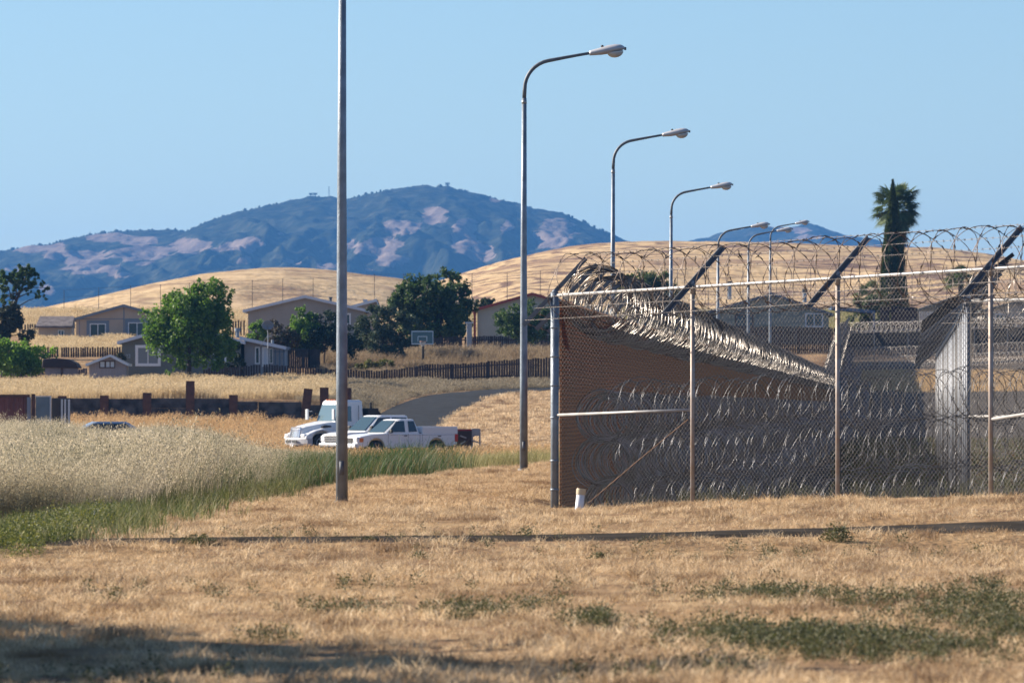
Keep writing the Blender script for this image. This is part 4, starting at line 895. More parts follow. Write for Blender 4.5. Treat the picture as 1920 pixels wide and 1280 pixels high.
mb = MB(); mb.box(2.56, -.42, .58, 2.64, .42, .80); mb.obj('grille', black, pk); 
for sg in (1, -1):
    mb = MB(); mb.box(2.42, min(sg * .46, sg * .84), .62, 2.63, max(sg * .46, sg * .84), .84); hl = mb.obj('headlight', mat('headlight_glass', (.7, .72, .75), .15, .2), pk, bevel=.04)
    mb = MB(); mb.box(2.3, min(sg * .84, sg * .868), .62, 2.5, max(sg * .84, sg * .868), .8); mb.obj('indicator', mat('amber_lens', (.7, .18, .04), .3), hl)
    mb = MB(); mb.box(-2.59, min(sg * .74, sg * .872), .62, -2.42, max(sg * .74, sg * .872), .97); mb.obj('tail_light', mat('red_lens', (.5, .02, .02), .3), pk, bevel=.02)
    mb = MB(); mb.box(.86, min(sg * .84, sg * 1.02), 1.02, .96, max(sg * .84, sg * 1.02), 1.18); mb.obj('side_mirror', black, pk, bevel=.03)
for a, y, rr in ((1.62, .78, .36), (1.62, -.78, .36), (-1.5, .78, .36), (-1.5, -.78, .36)): wheel(pk, a, y, rr, .22)
mb = MB()
for x in (1.02, -.02, -.62, -.75): mb.box(x, .861, .46, x + .012, .866, .98)
mb.box(-2.4, .861, .93, .9, .865, .94); mb.obj('door_seam', mat('seam_dark', (.12, .12, .13), .7), pk)
mb = MB(); mb.box(.05, .861, .88, .2, .885, .92); mb.box(-2.0 + .3, .861, .86, -1.55, .875, .9); mb.obj('door_handle', black, pk)
# --- large white SUV / pickup behind
sv = vehicle('large_pickup_truck', 'larger white pickup with chrome grille mostly hidden behind the nearer pickup', 712, 39.6, cat='pickup truck', zb=-1.0)
prof = [(-2.6, .55), (-2.62, 1.15), (.9, 1.17), (2.2, 1.10), (2.62, 1.0), (2.68, .5), (2.4, .42)] + arc(1.72, .42, .48, 5, 175) + [(1.1, .4), (-1.1, .4)] + arc(-1.6, .42, .48, 5, 175) + [(-2.2, .45)]
mb = MB(); mb.prism(prof, -.95, .95); mb.obj('body', white_paint, sv, bevel=.06)
cabin(sv, -1.25, 1.3, -1.1, .45, 1.14, 1.92, .9, .74, white_paint)
gl = MB(); gl.add([(1.27, -.76, 1.2), (1.27, .76, 1.2), (.56, .64, 1.84), (.56, -.64, 1.84), (1.2, -.76, 1.2), (1.2, .76, 1.2), (.5, .64, 1.83), (.5, -.64, 1.83)], [(0, 1, 2, 3), (7, 6, 5, 4), (0, 4, 5, 1), (1, 5, 6, 2), (2, 6, 7, 3), (3, 7, 4, 0)]); o = gl.obj('windshield', mat('windshield_glass', (0, 0, 0)), sv); o.location = (.02, 0, .01)
gl = MB()
for sg in (1, -1):
    for pts in ([(-.1, 1.22), (1.0, 1.22), (.55, 1.8), (-.1, 1.82)], [(-1.05, 1.22), (-.2, 1.22), (-.2, 1.82), (-1.0, 1.8)]):
        v = sidewin(pts, .9, .74, 1.14, 1.92, sg); v2 = [(a, b - sg * .03, c) for a, b, c in v]; gl.add(v + v2, [(0, 1, 2, 3), (7, 6, 5, 4), (0, 4, 5, 1), (1, 5, 6, 2), (2, 6, 7, 3), (3, 7, 4, 0)])
gl.obj('side_window', glass_dark, sv)
mb = MB(); 
for z in (.66, .74, .82, .90): mb.box(2.62, -.55, z, 2.72, .55, z + .03)
mb.obj('grille', chrome, sv); mb = MB(); mb.box(2.6, -.56, .62, 2.69, .56, .96); mb.obj('grille_backing', black, sv)
mb = MB(); mb.box(2.55, -.95, .42, 2.8, .95, .60); mb.obj('front_bumper', chrome, sv, bevel=.05)
for sg in (1, -1):
    mb = MB(); mb.box(2.5, min(sg * .58, sg * .93), .68, 2.70, max(sg * .58, sg * .93), .95); mb.obj('headlight', mat('headlight_glass', (0, 0, 0)), sv, bevel=.03)
    mb = MB(); mb.box(1.0, min(sg * .92, sg * 1.12), 1.2, 1.12, max(sg * .92, sg * 1.12), 1.42); mb.obj('side_mirror', black, sv, bevel=.03)
for a, y in ((1.72, .84), (1.72, -.84), (-1.6, .84), (-1.6, -.84)): wheel(sv, a, y, .40, .25)
# --- medium duty truck
tk = vehicle('conventional_truck', 'white medium duty truck with a sloping hood and high cab behind the near lamp post', 629, 37.6, yaw=212, cat='truck')
def sec(x, zt, zb, wt, wb, zs=None):   # hood cross section
    zs = zs or (zt - .18); return [(x, -wb, zb), (x, -wb, zs - .12), (x, -wt - .06, zs), (x, -wt, zt - .05), (x, -wt * .6, zt), (x, wt * .6, zt), (x, wt, zt - .05), (x, wt + .06, zs), (x, wb, zs - .12), (x, wb, zb)]
mb = MB(); mb.loft([sec(.55, 1.62, .95, .88, .98), sec(.95, 1.58, .95, .80, .92), sec(1.5, 1.48, .9, .66, .78), (sec(2.0, 1.38, .8, .52, .62)), sec(2.28, 1.28, .75, .44, .5)]); mb.obj('hood', white_paint, tk, bevel=.03)
for sg in (1, -1):   # flared fender
    fp = [(.62, .62), (.66, 1.05), (.95, 1.22), (1.35, 1.26), (1.75, 1.16), (2.15, 1.0), (2.32, .9), (2.36, .72), (2.1, .66)] + arc(1.42, .52, .60, 12, 150)
    mb = MB(); mb.prism(fp, min(sg * .56, sg * 1.12), max(sg * .56, sg * 1.12)); mb.obj('fender', white_paint, tk, bevel=.07)
    mb = MB(); mb.box(2.18, min(sg * .58, sg * 1.0), .80, 2.38, max(sg * .58, sg * 1.0), .98); mb.obj('headlight', mat('headlight_glass', (0, 0, 0)), tk, bevel=.05)
    mb = MB(); mb.bar((.72, sg * 1.05, 1.75), (.9, sg * 1.28, 1.85), .03); mb.bar((.72, sg * 1.05, 2.1), (.9, sg * 1.28, 2.1), .03); mb.box(.84, min(sg * 1.2, sg * 1.42), 1.68, .92, max(sg * 1.2, sg * 1.42), 2.2); mb.obj('side_mirror', mat('mirror_grey', (.5, .52, .55), .4), tk, bevel=.02)
mb = MB(); mb.loft([[(x, -w, z) for x, w, z in ((2.27, .46, .78), (2.34, .46, .8))] + [(2.3, .46, .8), (2.27, .46, .78)]]) if 0 else None
gr = MB()
for kx in range(11): y = -.42 + kx * .084; gr.bar((2.36, y, .82), (2.27, y * .9, 1.26), .02)
gr.obj('grille', chrome, tk); mb = MB(); mb.add([(2.33, -.46, .80), (2.33, .46, .80), (2.25, .41, 1.27), (2.25, -.41, 1.27), (2.1, -.46, .8), (2.1, .46, .8), (2.1, .41, 1.27), (2.1, -.41, 1.27)], [(0, 1, 2, 3), (0, 4, 5, 1), (1, 5, 6, 2), (2, 6, 7, 3), (3, 7, 4, 0)]); mb.obj('grille_backing', mat('grille_grey', (.30, .36, .42), .4), tk)
mb = MB(); mb.bar((2.37, -.47, .79), (2.27, -.43, 1.29), .05); mb.bar((2.37, .47, .79), (2.27, .43, 1.29), .05); mb.bar((2.27, -.44, 1.29), (2.27, .44, 1.29), .06); mb.bar((2.38, -.47, .79), (2.38, .47, .79), .05); mb.obj('grille_surround', chrome, tk)
# curved bumper
pts = []
for kx in range(13): a = -1 + kx / 6; pts.append((2.5 - .28 * a * a, a * 1.12))
mb = MB(); rings = [[(x, y, .42), (x + .04, y, .50), (x + .04, y, .72), (x, y, .78), (x - .25, y, .78), (x - .25, y, .42)] for x, y in pts]; mb.loft(rings); mb.obj('front_bumper', mat('bumper_grey', (.40, .40, .42), .45), tk, smooth=False)
mb = MB(); mb.box(2.53, -.55, .55, 2.56, -.06, .67); mb.box(2.53, .06, .55, 2.56, .55, .67); mb.obj('bumper_slot', black, tk)
mb = MB(); mb.box(2.52, -.16, .30, 2.54, .16, .46); mb.obj('license_plate', mat('plate_white', (.75, .76, .8), .5), tk)
cabin(tk, -1.15, .78, -1.05, .22, .85, 2.66, 1.02, .90, white_paint)
gl = MB(); gl.add([(.60, -.90, 1.62), (.60, .90, 1.62), (.33, .82, 2.42), (.33, -.82, 2.42), (.5, -.90, 1.62), (.5, .90, 1.62), (.23, .82, 2.42), (.23, -.82, 2.42)], [(0, 1, 2, 3), (7, 6, 5, 4), (0, 4, 5, 1), (1, 5, 6, 2), (2, 6, 7, 3), (3, 7, 4, 0)]); o = gl.obj('windshield', mat('windshield_truck', (.09, .15, .18), .12, 0, spec=.7), tk); o.location = (-.04, 0, .01)
gl = MB()
for sg in (1, -1):
    v = sidewin([(-.35, 1.6), (.42, 1.6), (.2, 2.32), (-.35, 2.36)], 1.02, .90, .85, 2.66, sg, .012); v2 = [(a, b - sg * .03, c) for a, b, c in v]; gl.add(v + v2, [(0, 1, 2, 3), (7, 6, 5, 4), (0, 4, 5, 1), (1, 5, 6, 2), (2, 6, 7, 3), (3, 7, 4, 0)])
gl.obj('side_window', mat('windshield_truck', (0, 0, 0)), tk)
mb = MB()
for sg in (1, -1): mb.prism([(.78, 1.32), (1.28, 1.28), (1.3, 1.36), (1.1, 1.42), (.8, 1.38)], min(sg * .80, sg * .945), max(sg * .80, sg * .945))
mb.obj('hood_vent', black, tk)
mb = MB(); mb.box(.40, 1.0, .9, .415, 1.03, 2.2); mb.box(-.75, 1.0, .9, -.735, 1.03, 2.4); mb.box(-.6, 1.01, 1.32, -.4, 1.045, 1.42); mb.obj('door_seam', mat('seam_dark', (0, 0, 0)), tk)
mb = MB()
for y in (-.5, -.25, 0, .25, .5): mb.box(.12, y - .04, 2.64, .22, y + .04, 2.69)
mb.obj('marker_light', mat('amber_lens', (0, 0, 0)), tk)
mb = MB(); mb.box(-5.2, -.45, .62, .6, -.3, .85); mb.box(-5.2, .3, .62, .6, .45, .85); mb.box(-1.9, -1.0, .85, -1.3, 1.0, 2.25); mb.prism([(-1.9, .9), (-1.9, 2.2), (-2.9, 1.1), (-5.2, 1.0), (-5.2, .9)], -.9, .9); mb.tube([(-1.5, .9, 2.1), (-1.5, .9, 2.55)], .06, 8); mb.obj('chassis_equipment', black, tk)
for a, y in ((1.42, .95), (1.42, -.95), (-3.4, .9), (-3.4, -.9)): wheel(tk, a, y, .50, .28, mat('rim_white', (.6, .6, .6), .5))
# --- trailer behind the pickup
tl = vehicle('utility_trailer', 'dark red utility trailer with raised grey ramp right of the pickup', 856, 38.8, yaw=200, cat='trailer')
mb = MB(); mb.box(-.5, -.8, .45, .55, .8, 1.28); mb.obj('box_body', mat('trailer_dark', (.022, .012, .013), .6), tl, bevel=.03)
mb = MB(); mb.box(-.5, .80, 1.20, .55, .82, 1.25); mb.obj('red_trim', mat('red_trim', (.30, .02, .03), .5), tl)
mb = MB(); mb.box(-.95, .6, .95, -.55, .66, 1.3); mb.bar((-.6, .6, .4), (-.6, .6, 1.28), .05); mb.bar((-.98, .6, -.05), (-.98, .6, 1.28), .06); mb.bar((-.98, -.6, -.05), (-.98, -.6, 1.28), .06); mb.bar((-.98, -.6, 1.26), (-.98, .6, 1.26), .05)
mb.bar((.1, .84, .95), (-.9, .62, .62), .06); mb.bar((.1, .84, .55), (-.75, .62, 1.0), .06); mb.obj('ramp', mat('ramp_grey', (.28, .30, .33), .5, .3), tl)
mb = MB(); mb.box(.1, .4, .15, .35, .75, .48); mb.box(-.35, .62, .05, -.1, .8, .42); mb.obj('bracket', galvd, tl)
for y in (.78, -.78): wheel(tl, -.05, y, .28, .18, galvd)
# --- car in the oats
cr_ = vehicle('sedan_car', 'silver blue sedan with only its roof above the tall dry oats', 188, 46.5, yaw=188, cat='car', zb=-.70)
blue = mat('car_silver_blue', (.30, .38, .48), .3, .3, coat=.5)
prof = [(-2.2, .4), (-2.25, .85), (-1.6, .98), (1.0, .95), (2.0, .8), (2.25, .6), (2.2, .35)] + arc(1.35, .32, .38, 5, 175) + [(.9, .3), (-.95, .3)] + arc(-1.4, .32, .38, 5, 175)
mb = MB(); mb.prism(prof, -.86, .86); mb.obj('body', blue, cr_, bevel=.06)
mb = MB(); rings = []
for f, z in ((0, .93), (.5, 1.2), (.85, 1.38), (1, 1.445)):
    w = .80 - .22 * f; a = -1.75 + .75 * f ** 1.3; b = 1.15 - .85 * f ** 1.3; c = .14; rings.append([(a + c, -w, z), (b - c, -w, z), (b, -w + c, z), (b, w - c, z), (b - c, w, z), (a + c, w, z), (a, w - c, z), (a, -w + c, z)])
mb.loft(rings); mb.obj('roof', blue, cr_, smooth=False, bevel=.04)
gl = MB()
for sg in (1, -1):
    v = [(-1.35, sg * .735, 1.0), (.85, sg * .735, 1.0), (.35, sg * .615, 1.36), (-1.0, sg * .615, 1.36)]; v2 = [(a, b - sg * .05, c) for a, b, c in v]; gl.add(v + v2, [(0, 1, 2, 3), (7, 6, 5, 4), (0, 4, 5, 1), (1, 5, 6, 2), (2, 6, 7, 3), (3, 7, 4, 0)])
o = gl.obj('side_window', glass_dark, cr_); o.location.z = .0; o.scale = (1, 1.06, 1)
for a, y in ((1.35, .78), (1.35, -.78), (-1.4, .78), (-1.4, -.78)): wheel(cr_, a, y, .31, .2)

# ------------------------------------------------------------------ small things
s = 25.35; X, Y = PX(793, s), S2Y(s); zb = g(X, Y); r = empty('basketball_hoop', (X, Y, zb), 'basketball hoop with clear backboard on a dark pole above the plank fence', 'basketball hoop')
zq = lambda py: PZ(py, s) - zb; q = lambda px: PX(px, s) - X
mb = MB(); mb.tube([(0, .3, -.8), (0, .3, zq(650)), (0, .15, zq(640))], .09, 10); mb.obj('pole', black, r, smooth=True)
bb = MB(); bb.box(q(773), -.03, zq(644), q(811), .0, zq(622)); bo = bb.obj('backboard', mat('backboard_clear', (.07, .14, .16), .2), r)
fr_ = MB()
for a, b, c, d in ((771.5, 645.5, 812.5, 643.6), (771.5, 622, 812.5, 620), (771.5, 643.6, 773, 622), (811, 643.6, 812.5, 622), (783, 631.4, 801, 630), (783, 640, 784.4, 631.4), (799.6, 640, 801, 631.4)): fr_.box(q(a), -.05, zq(b), q(c), -.02, zq(d))
fr_.obj('border', mat('board_white', (.6, .68, .72), .5), bo)
hoop = MB(); hoop.tube([(.23 * math.cos(a), -.32 + .23 * math.sin(a), zq(640)) for a in np.linspace(0, 2 * math.pi, 21)], .018, 6); ho = hoop.obj('rim', mat('rim_red', (.5, .2, .12), .5), r)
net = MB()
for k_ in range(12):
    a = k_ * math.pi / 6; net.bar((.23 * math.cos(a), -.32 + .23 * math.sin(a), zq(640)), (.12 * math.cos(a + .5), -.32 + .12 * math.sin(a + .5), zq(649)), .015); net.bar((.23 * math.cos(a), -.32 + .23 * math.sin(a), zq(640)), (.12 * math.cos(a - .5), -.32 + .12 * math.sin(a - .5), zq(649)), .015)
net.obj('net', mat('net_white', (.7, .66, .62), .8), ho)
# satellite dish
s = 26.9; zb = PZ(640, s); X = PX(502, s); r = empty('satellite_dish', (X, S2Y(s) , zb - .1), 'grey satellite dish on a bent mast above the porch roof', 'satellite dish'); q = lambda px: PX(px, s) - X; zq = lambda py: PZ(py, s) - zb
mb = MB(); mb.tube([(0, .3, -.4), (0, .3, zq(622)), (-.05, .2, zq(612))], .03, 8); mb.bar((q(488), .5, -.2), (0, .3, zq(626)), .03); mb.obj('mast', mat('pale_steel', (0, 0, 0)), r)
mb = MB(); rings = []
for j in range(6):
    rr = j / 5 * .42; rings.append([(q(502) + rr * math.cos(a) * 1.0, .0 - .25 * (rr / .42) ** 2 * .4 + .15, zq(607) + rr * math.sin(a) * .8) for a in np.linspace(0, 2 * math.pi, 17)[:-1]])
mb.loft(rings, cap=False); o = mb.obj('reflector', mat('dish_grey', (.16, .19, .23), .6), r, smooth=True); sm = o.modifiers.new('thickness', 'SOLIDIFY'); sm.thickness = .015
mb = MB(); mb.bar((0, .1, zq(618)), (0, -.35, zq(610)), .02); mb.box(-.04, -.42, zq(611), .04, -.32, zq(608)); mb.obj('feed_arm', galvd, r)
# white pvc pipe
s = 138.5; p0 = P(1082.5, 966, s); r = empty('plastic_pipe', (p0.x, p0.y, -.05), 'short white plastic pipe leaning out of the grass in front of the fence corner', 'pipe')
mb = MB(); mb.tube([(0, 0, -.1), (.045, 0, .30)], .056, 18); mb.obj('pipe', mat('pvc_white', (.75, .75, .78), .4), r, smooth=True); mb = MB(); mb.tube([(.045, 0, .30), (.052, 0, .36), (.054, 0, .375)], [.064, .064, .06], 18); mb.obj('cap', mat('pvc_cap', (.55, .45, .30), .6), r, smooth=False); 
r.scale = (1, 1, 1.04)
# plastic scrap in the grass
p = P(180, 985, 155); mb = MB()
for k_ in range(5): mb.add([(random.uniform(-.05, .05), random.uniform(-.03, .03), random.uniform(0, .14)) for _ in range(4)], [(0, 1, 2, 3)])
o = mb.obj('plastic_scrap', mat('scrap_white', (.75, .75, .8), .5)); o.location = (p.x, p.y, g(p.x, p.y) + .12); setp(o, 'crumpled white plastic scrap caught in the grass above the path', 'litter')
p = P(186, 985, 170)
# small white utility boxes beside the red trimmed house
s = 24.3; zb = g(PX(881, s), S2Y(s)); r = empty('utility_cabinet', (PX(880, s), S2Y(s), zb), 'small white cabinet at the left corner of the red trimmed mobile home', 'cabinet'); mb = MB(); mb.box(-.2, 0, 0, .2, .4, PZ(606, s) - zb); mb.obj('body', mat('cabinet_grey', (.36, .37, .40), .6), r, bevel=.03); mb = MB(); mb.box(-.3, -.05, PZ(606, s) - zb, .3, .55, PZ(603.5, s) - zb); mb.obj('lid', whitef, r)
# birds
def bird(px, py, s, size, yaw, pitch, label):
    p = P(px, py, s); mb = MB(); prof = [(-.95, .03, .015), (-.6, .07, .03), (-.45, .12, .09), (-.2, .2, .17), (.05, .24, .2), (.25, .2, .17), (.38, .13, .13), (.5, .14, .13), (.6, .11, .10), (.68, .04, .04), (.84, .012, .012)]
    rings = []
    for x, w, h in prof:
        zc = .12 * max(0, x) + (.12 if x > .4 else 0); rings.append([(x * size, w * size * .5 * math.cos(a), zc * size + h * size * .55 * math.sin(a)) for a in np.linspace(0, 2 * math.pi, 11)[:-1]])
    mb.loft(rings); o = mb.obj('perched_bird', mat('bird_black', (.012, .01, .01), .6), None, smooth=True); o.rotation_euler = (0, -R(pitch), R(yaw)); o.location = p; setp(o, label, 'bird', 'dark birds perched on the fence wires')
    lg = MB(); lg.bar((0, .01, -.05 * size), (0, .01, -.32 * size), .006); lg.bar((.01, -.01, -.05 * size), (.01, -.01, -.32 * size), .006); l = lg.obj('legs', mat('bird_black', (0, 0, 0)), o); return o
bird(1388, 480, 139.5, .115, 175, 55, 'largest dark bird, tail hanging, between the two middle lamp posts'); bird(1421, 480, 140, .075, 10, 38, 'small dark bird leaning forward just right of the crossing lamp post')
bird(1379, 534, 139.3, .07, 15, 35, 'dark bird low beside the roof chimney'); bird(1303.5, 487, 138.5, .07, 100, 80, 'small upright dark bird above the second fence post'); bird(1413, 530, 139.7, .05, 90, 80, 'tiny upright dark bird low between the chimney and lamp post')

# ------------------------------------------------------------------ hill fence with thin posts
hp = [(120, 543, 579), (185, 539, 575), (245, 535, 572), (301, 533, 570), (355, 530, 568), (415, 527, 568), (473, 525, 567), (530, 522, 562), (587, 521, 560), (645, 518, 560), (702, 513, 560), (757, 513, 560), (820, 514, 560), (885, 512, 556), (951, 511, 552), (1013, 508, 550), (1075, 508, 548), (1140, 507, 548), (1205, 506, 548), (1270, 505, 547), (1328, 504, 546), (1393, 500, 546), (1456, 502, 545), (1520, 500, 545), (1583, 500, 545), (1646, 500, 545), (1710, 498, 542), (1775, 498, 542), (1840, 500, 542), (1905, 500, 542)]
s = 18.6; O = P(hp[0][0], hp[0][2], s); r = empty('ranch_fence', O, 'thin dark fence posts with fine wires along the foot of the golden hills', 'fence'); dk = mat('ranch_post', (.06, .06, .065), .8)
for a, t, b in hp:
    p = P(a, b, s); zg = g(p.x, p.y); mb = MB(); tp = PZ(t, s); mb.tube([(0, 0, zg - .3 - O.z), (0, 0, tp - O.z)], .03, 6); o = mb.obj('post', dk, r); o.location = (p.x - O.x, p.y - O.y, 0)
for fr in (.97, .6):
    mb = MB(); mb.tube([Vector((PX(a, s) - O.x, 0, PZ(b + (t - b) * fr, s) - O.z)) for a, t, b in hp], .014, 4); mb.obj('wire', dk, r)

# ------------------------------------------------------------------ foliage
def leaves_mesh(C, Nn, size, asp=.55, droop=0., up=0.):
    """rhombic leaves at C with sizes, random orientation"""
    n = len(C); d = rng.normal(size=(n, 3)); d[:, 2] += up; d /= np.linalg.norm(d, axis=1)[:, None]; e = rng.normal(size=(n, 3)); e = np.cross(d, e); e /= np.linalg.norm(e, axis=1)[:, None]
    s_ = size * rng.uniform(.6, 1.35, (n, 1)); V = np.stack([C - d * s_, C + e * s_ * asp, C + d * s_, C - e * s_ * asp], 1).reshape(-1, 3)
    return V, (np.arange(n)[:, None] * 4 + np.arange(4)[None])
def crown_pts(blobs, n, cl_r=.28, ncl=None, hollow=.45, flat=1.0, drift=(0, 0, 0)):
    B = np.array(blobs, float); w = (B[:, 3] * B[:, 4] * B[:, 5]) ** (2 / 3); w /= w.sum(); ncl = ncl or max(30, n // 55)
    bi = rng.choice(len(B), ncl, p=w); d = rng.normal(size=(ncl, 3)); d /= np.linalg.norm(d, axis=1)[:, None]; rr = rng.uniform(hollow, 1.0, (ncl, 1)) ** .6 * rng.uniform(.85, 1.12, (ncl, 1))
    cc = B[bi, :3] + d * rr * B[bi, 3:6]; cr = cl_r * rng.uniform(.5, 1.5, ncl) * np.mean(B[bi, 3:6], axis=1)
    k = rng.choice(ncl, n, p=cr ** 1.5 / (cr ** 1.5).sum()); o = rng.normal(size=(n, 3)); o /= np.linalg.norm(o, axis=1)[:, None]; o *= rng.uniform(0, 1, (n, 1)) ** .45
    o[:, 2] *= flat; return cc[k] + o * cr[k][:, None] + np.array(drift) * rng.uniform(0, 1, (n, 1)), cc
def tree(name, label, px, s, base_py, blobs, n, size, m_, trunk=True, tr_h=None, cat='tree', lean=(0, 0), cl_r=.28, hollow=.45, asp=.55, trunk_r=.16, group=None, drift=(0, 0, 0), zb=None):
    """blobs in pixels relative to the photograph: (px, py, rx, ry) plus depth radius"""
    X, Y = PX(px, s), S2Y(s); zb = g(X, Y) if zb is None else zb; r = empty(name, (X, Y, zb), label, cat, group)
    B = []
    for b in blobs:
        bx, by, rx, ry = b[:4]; dy = b[4] if len(b) > 4 else 0; B.append((PX(bx, s) - X, dy, PZ(by, s) - zb, rx / s, max(rx, ry) / s * .9, ry / s))
    C, cc = crown_pts(B, n, cl_r, hollow=hollow, drift=drift); V, Fc = leaves_mesh(C, None, size, asp); V = V[:]
    o = link('crown' if trunk else 'foliage', npmesh('crown', V, Fc), m_, r)
    bark = mat('bark', (.07, .055, .045), .9, 0, var=.4, vscale=3)
    mb = MB(); top = np.mean(np.array(B)[:, :3], axis=0); t0 = Vector((0, 0, -.3)); t1 = Vector((lean[0] * .4, 0, top[2] * .45)); t2 = Vector((lean[0] + top[0] * .5, 0, top[2]))
    mb.tube([t0, (t0 + t1) / 2 + Vector((random.uniform(-.05, .05), 0, 0)), t1, t2], [trunk_r, trunk_r * .8, trunk_r * .65, trunk_r * .35], 9)
    for c in cc[rng.choice(len(cc), min(16, len(cc)), replace=False)]:
        f = random.uniform(.3, .9); st = t1.lerp(t2, f); e = Vector(c); mid = (st + e) / 2 + Vector((0, 0, .15)); mb.tube([st, mid, e], [trunk_r * .3, trunk_r * .18, trunk_r * .06], 5, cap=False)
    mb.obj('trunk' if trunk else 'stem', bark, r)
    return r
L_maple = leafmat('leaf_maple', [(.05, .12, .012), (.09, .18, .018), (.13, .24, .025), (.17, .28, .035)], trans=.5)
L_oak = leafmat('leaf_oak', [(.025, .055, .012), (.045, .09, .016), (.07, .125, .022), (.10, .15, .035)], trans=.4)
L_dull = leafmat('leaf_dull', [(.035, .055, .028), (.05, .075, .035), (.07, .095, .045), (.10, .13, .07)], trans=.35)
L_dark = leafmat('leaf_dark', [(.012, .026, .012), (.02, .04, .016), (.035, .06, .022)], trans=.25)
L_hedge = leafmat('leaf_hedge', [(.08, .17, .015), (.15, .28, .025), (.22, .36, .04)], trans=.55)
L_red = leafmat('leaf_reddish', [(.07, .04, .03), (.05, .06, .03), (.09, .05, .035)], trans=.3)
tree('maple_tree', 'bright green maple tree in front of the house numbered 22', 355, 27.9, 715, [(350, 610, 66, 58), (385, 560, 38, 36), (330, 570, 28, 28), (372, 538, 14, 18), (420, 560, 22, 26), (400, 620, 46, 50), (300, 625, 32, 30), (277, 605, 14, 12), (330, 668, 30, 24), (270, 588, 8, 12), (310, 572, 12, 22), (430, 655, 22, 18), (385, 680, 30, 16), (318, 690, 14, 14), (408, 535, 14, 14)], 20000, .12, L_maple, cl_r=.26, trunk_r=.2)
tree('ash_tree', 'windswept dark tree leaning over the left frame edge', 5, 24.5, 640, [(45, 520, 28, 22), (70, 545, 22, 16), (20, 530, 26, 28), (10, 560, 26, 24), (50, 505, 20, 12), (80, 530, 14, 12), (85, 558, 9, 5)], 6500, .11, L_oak, lean=(.6, 0), cl_r=.15, hollow=.3, trunk_r=.2)
tree('ash_tree', 'lower dark brown green foliage tree below the windswept tree', 12, 24.8, 650, [(8, 600, 32, 24), (20, 580, 22, 16), (50, 630, 22, 10), (0, 630, 26, 16), (25, 605, 20, 20)], 9000, .12, leafmat('leaf_olive', [(.03, .035, .018), (.05, .055, .025), (.075, .075, .03)], trans=.3), cl_r=.25)
tree('hedge_shrub', 'bright green leafy hedge at the left frame edge', 40, 27.5, 700, [(10, 665, 45, 26), (55, 668, 38, 22), (90, 665, 26, 12), (110, 668, 14, 8), (-15, 660, 30, 30), (40, 685, 50, 14)], 8000, .11, L_hedge, trunk=False, cat='hedge', cl_r=.3, trunk_r=.06)
tree('oak_tree', 'largest dense dark green tree in the middle, behind the hoop', 825, 23.8, 650, [(790, 560, 58, 36), (830, 535, 44, 28), (855, 575, 36, 44), (765, 560, 36, 28), (848, 515, 14, 12), (872, 560, 14, 26), (820, 610, 56, 40), (780, 600, 44, 34), (740, 580, 16, 18), (800, 530, 26, 14), (876, 528, 8, 8)], 22000, .13, L_oak, cl_r=.2, trunk_r=.35)
tree('olive_shrub', 'rounded grey green tree left of the basketball hoop', 715, 25.0, 690, [(705, 605, 36, 32), (745, 605, 34, 34), (720, 640, 44, 26), (770, 620, 26, 30), (735, 660, 30, 14), (680, 625, 20, 26)], 12000, .10, L_dull, cl_r=.22, trunk_r=.15)
tree('shrub', 'light green shrub left of the satellite dish', 485, 25.6, 650, [(485, 625, 18, 22), (482, 606, 8, 8), (470, 635, 12, 14)], 2200, .09, L_maple, cat='shrub', trunk=False, trunk_r=.05)
tree('shrub', 'reddish brown shrub right of the satellite dish', 524, 25.5, 650, [(522, 622, 22, 22), (540, 640, 20, 24), (510, 645, 30, 16)], 5000, .09, L_red, cat='shrub', trunk=False, trunk_r=.05)
tree('shrub', 'tall bright topped shrub in front of the taupe mobile home', 568, 25.4, 660, [(563, 600, 19, 20), (563, 580, 10, 13), (578, 598, 15, 14), (570, 625, 34, 28), (548, 640, 24, 22)], 6500, .10, L_maple, cat='shrub', trunk=False, trunk_r=.06)
tree('shrub', 'dark rounded shrub behind the near lamp post', 608, 25.4, 660, [(612, 608, 26, 26), (600, 635, 44, 28), (645, 635, 32, 28), (570, 645, 34, 20), (660, 650, 26, 20)], 10000, .10, L_dark, cat='shrub', trunk=False, trunk_r=.08)
tree('shrub', 'glossy dark green shrub in front of the red trimmed mobile home', 975, 24.3, 645, [(958, 603, 34, 24), (990, 595, 34, 30), (1010, 585, 22, 18), (945, 612, 22, 18), (1030, 600, 30, 26), (985, 620, 50, 16)], 8000, .11, L_oak, cat='shrub', trunk=False, trunk_r=.08)
tree('shrub', 'small pale shrub on the slope left of the red gable', 908, 22.6, 585, [(905, 568, 14, 10), (918, 563, 10, 6)], 1400, .10, L_dull, cat='shrub', trunk=False, trunk_r=.05)
tree('shrub', 'wide green shrub behind the top roll of razor wire', 1215, 22.5, 585, [(1205, 535, 44, 24), (1235, 525, 26, 18), (1180, 550, 34, 20), (1255, 548, 24, 16), (1210, 560, 55, 18)], 8000, .13, leafmat('leaf_yellowgreen', [(.04, .07, .02), (.07, .11, .025), (.12, .15, .04)], trans=.4), cat='shrub', trunk=False, trunk_r=.08)
tree('shrub', 'leafy yellow green shrub beside the blue awning', 1625, 22.3, 620, [(1622, 570, 24, 20), (1610, 600, 22, 14), (1640, 590, 18, 26), (1600, 612, 14, 8)], 3800, .13, leafmat('leaf_yellowgreen', [(0, 0, 0)] * 3), cat='shrub', trunk=False, trunk_r=.06)
tree('shrub', 'small olive shrub between the mauve shed and the house numbered 22', 226, 27.4, 700, [(226, 675, 8, 16), (222, 690, 12, 8), (216, 672, 5, 5)], 1500, .08, leafmat('leaf_olive', [(0, 0, 0)] * 3), cat='shrub', trunk=False, trunk_r=.04)
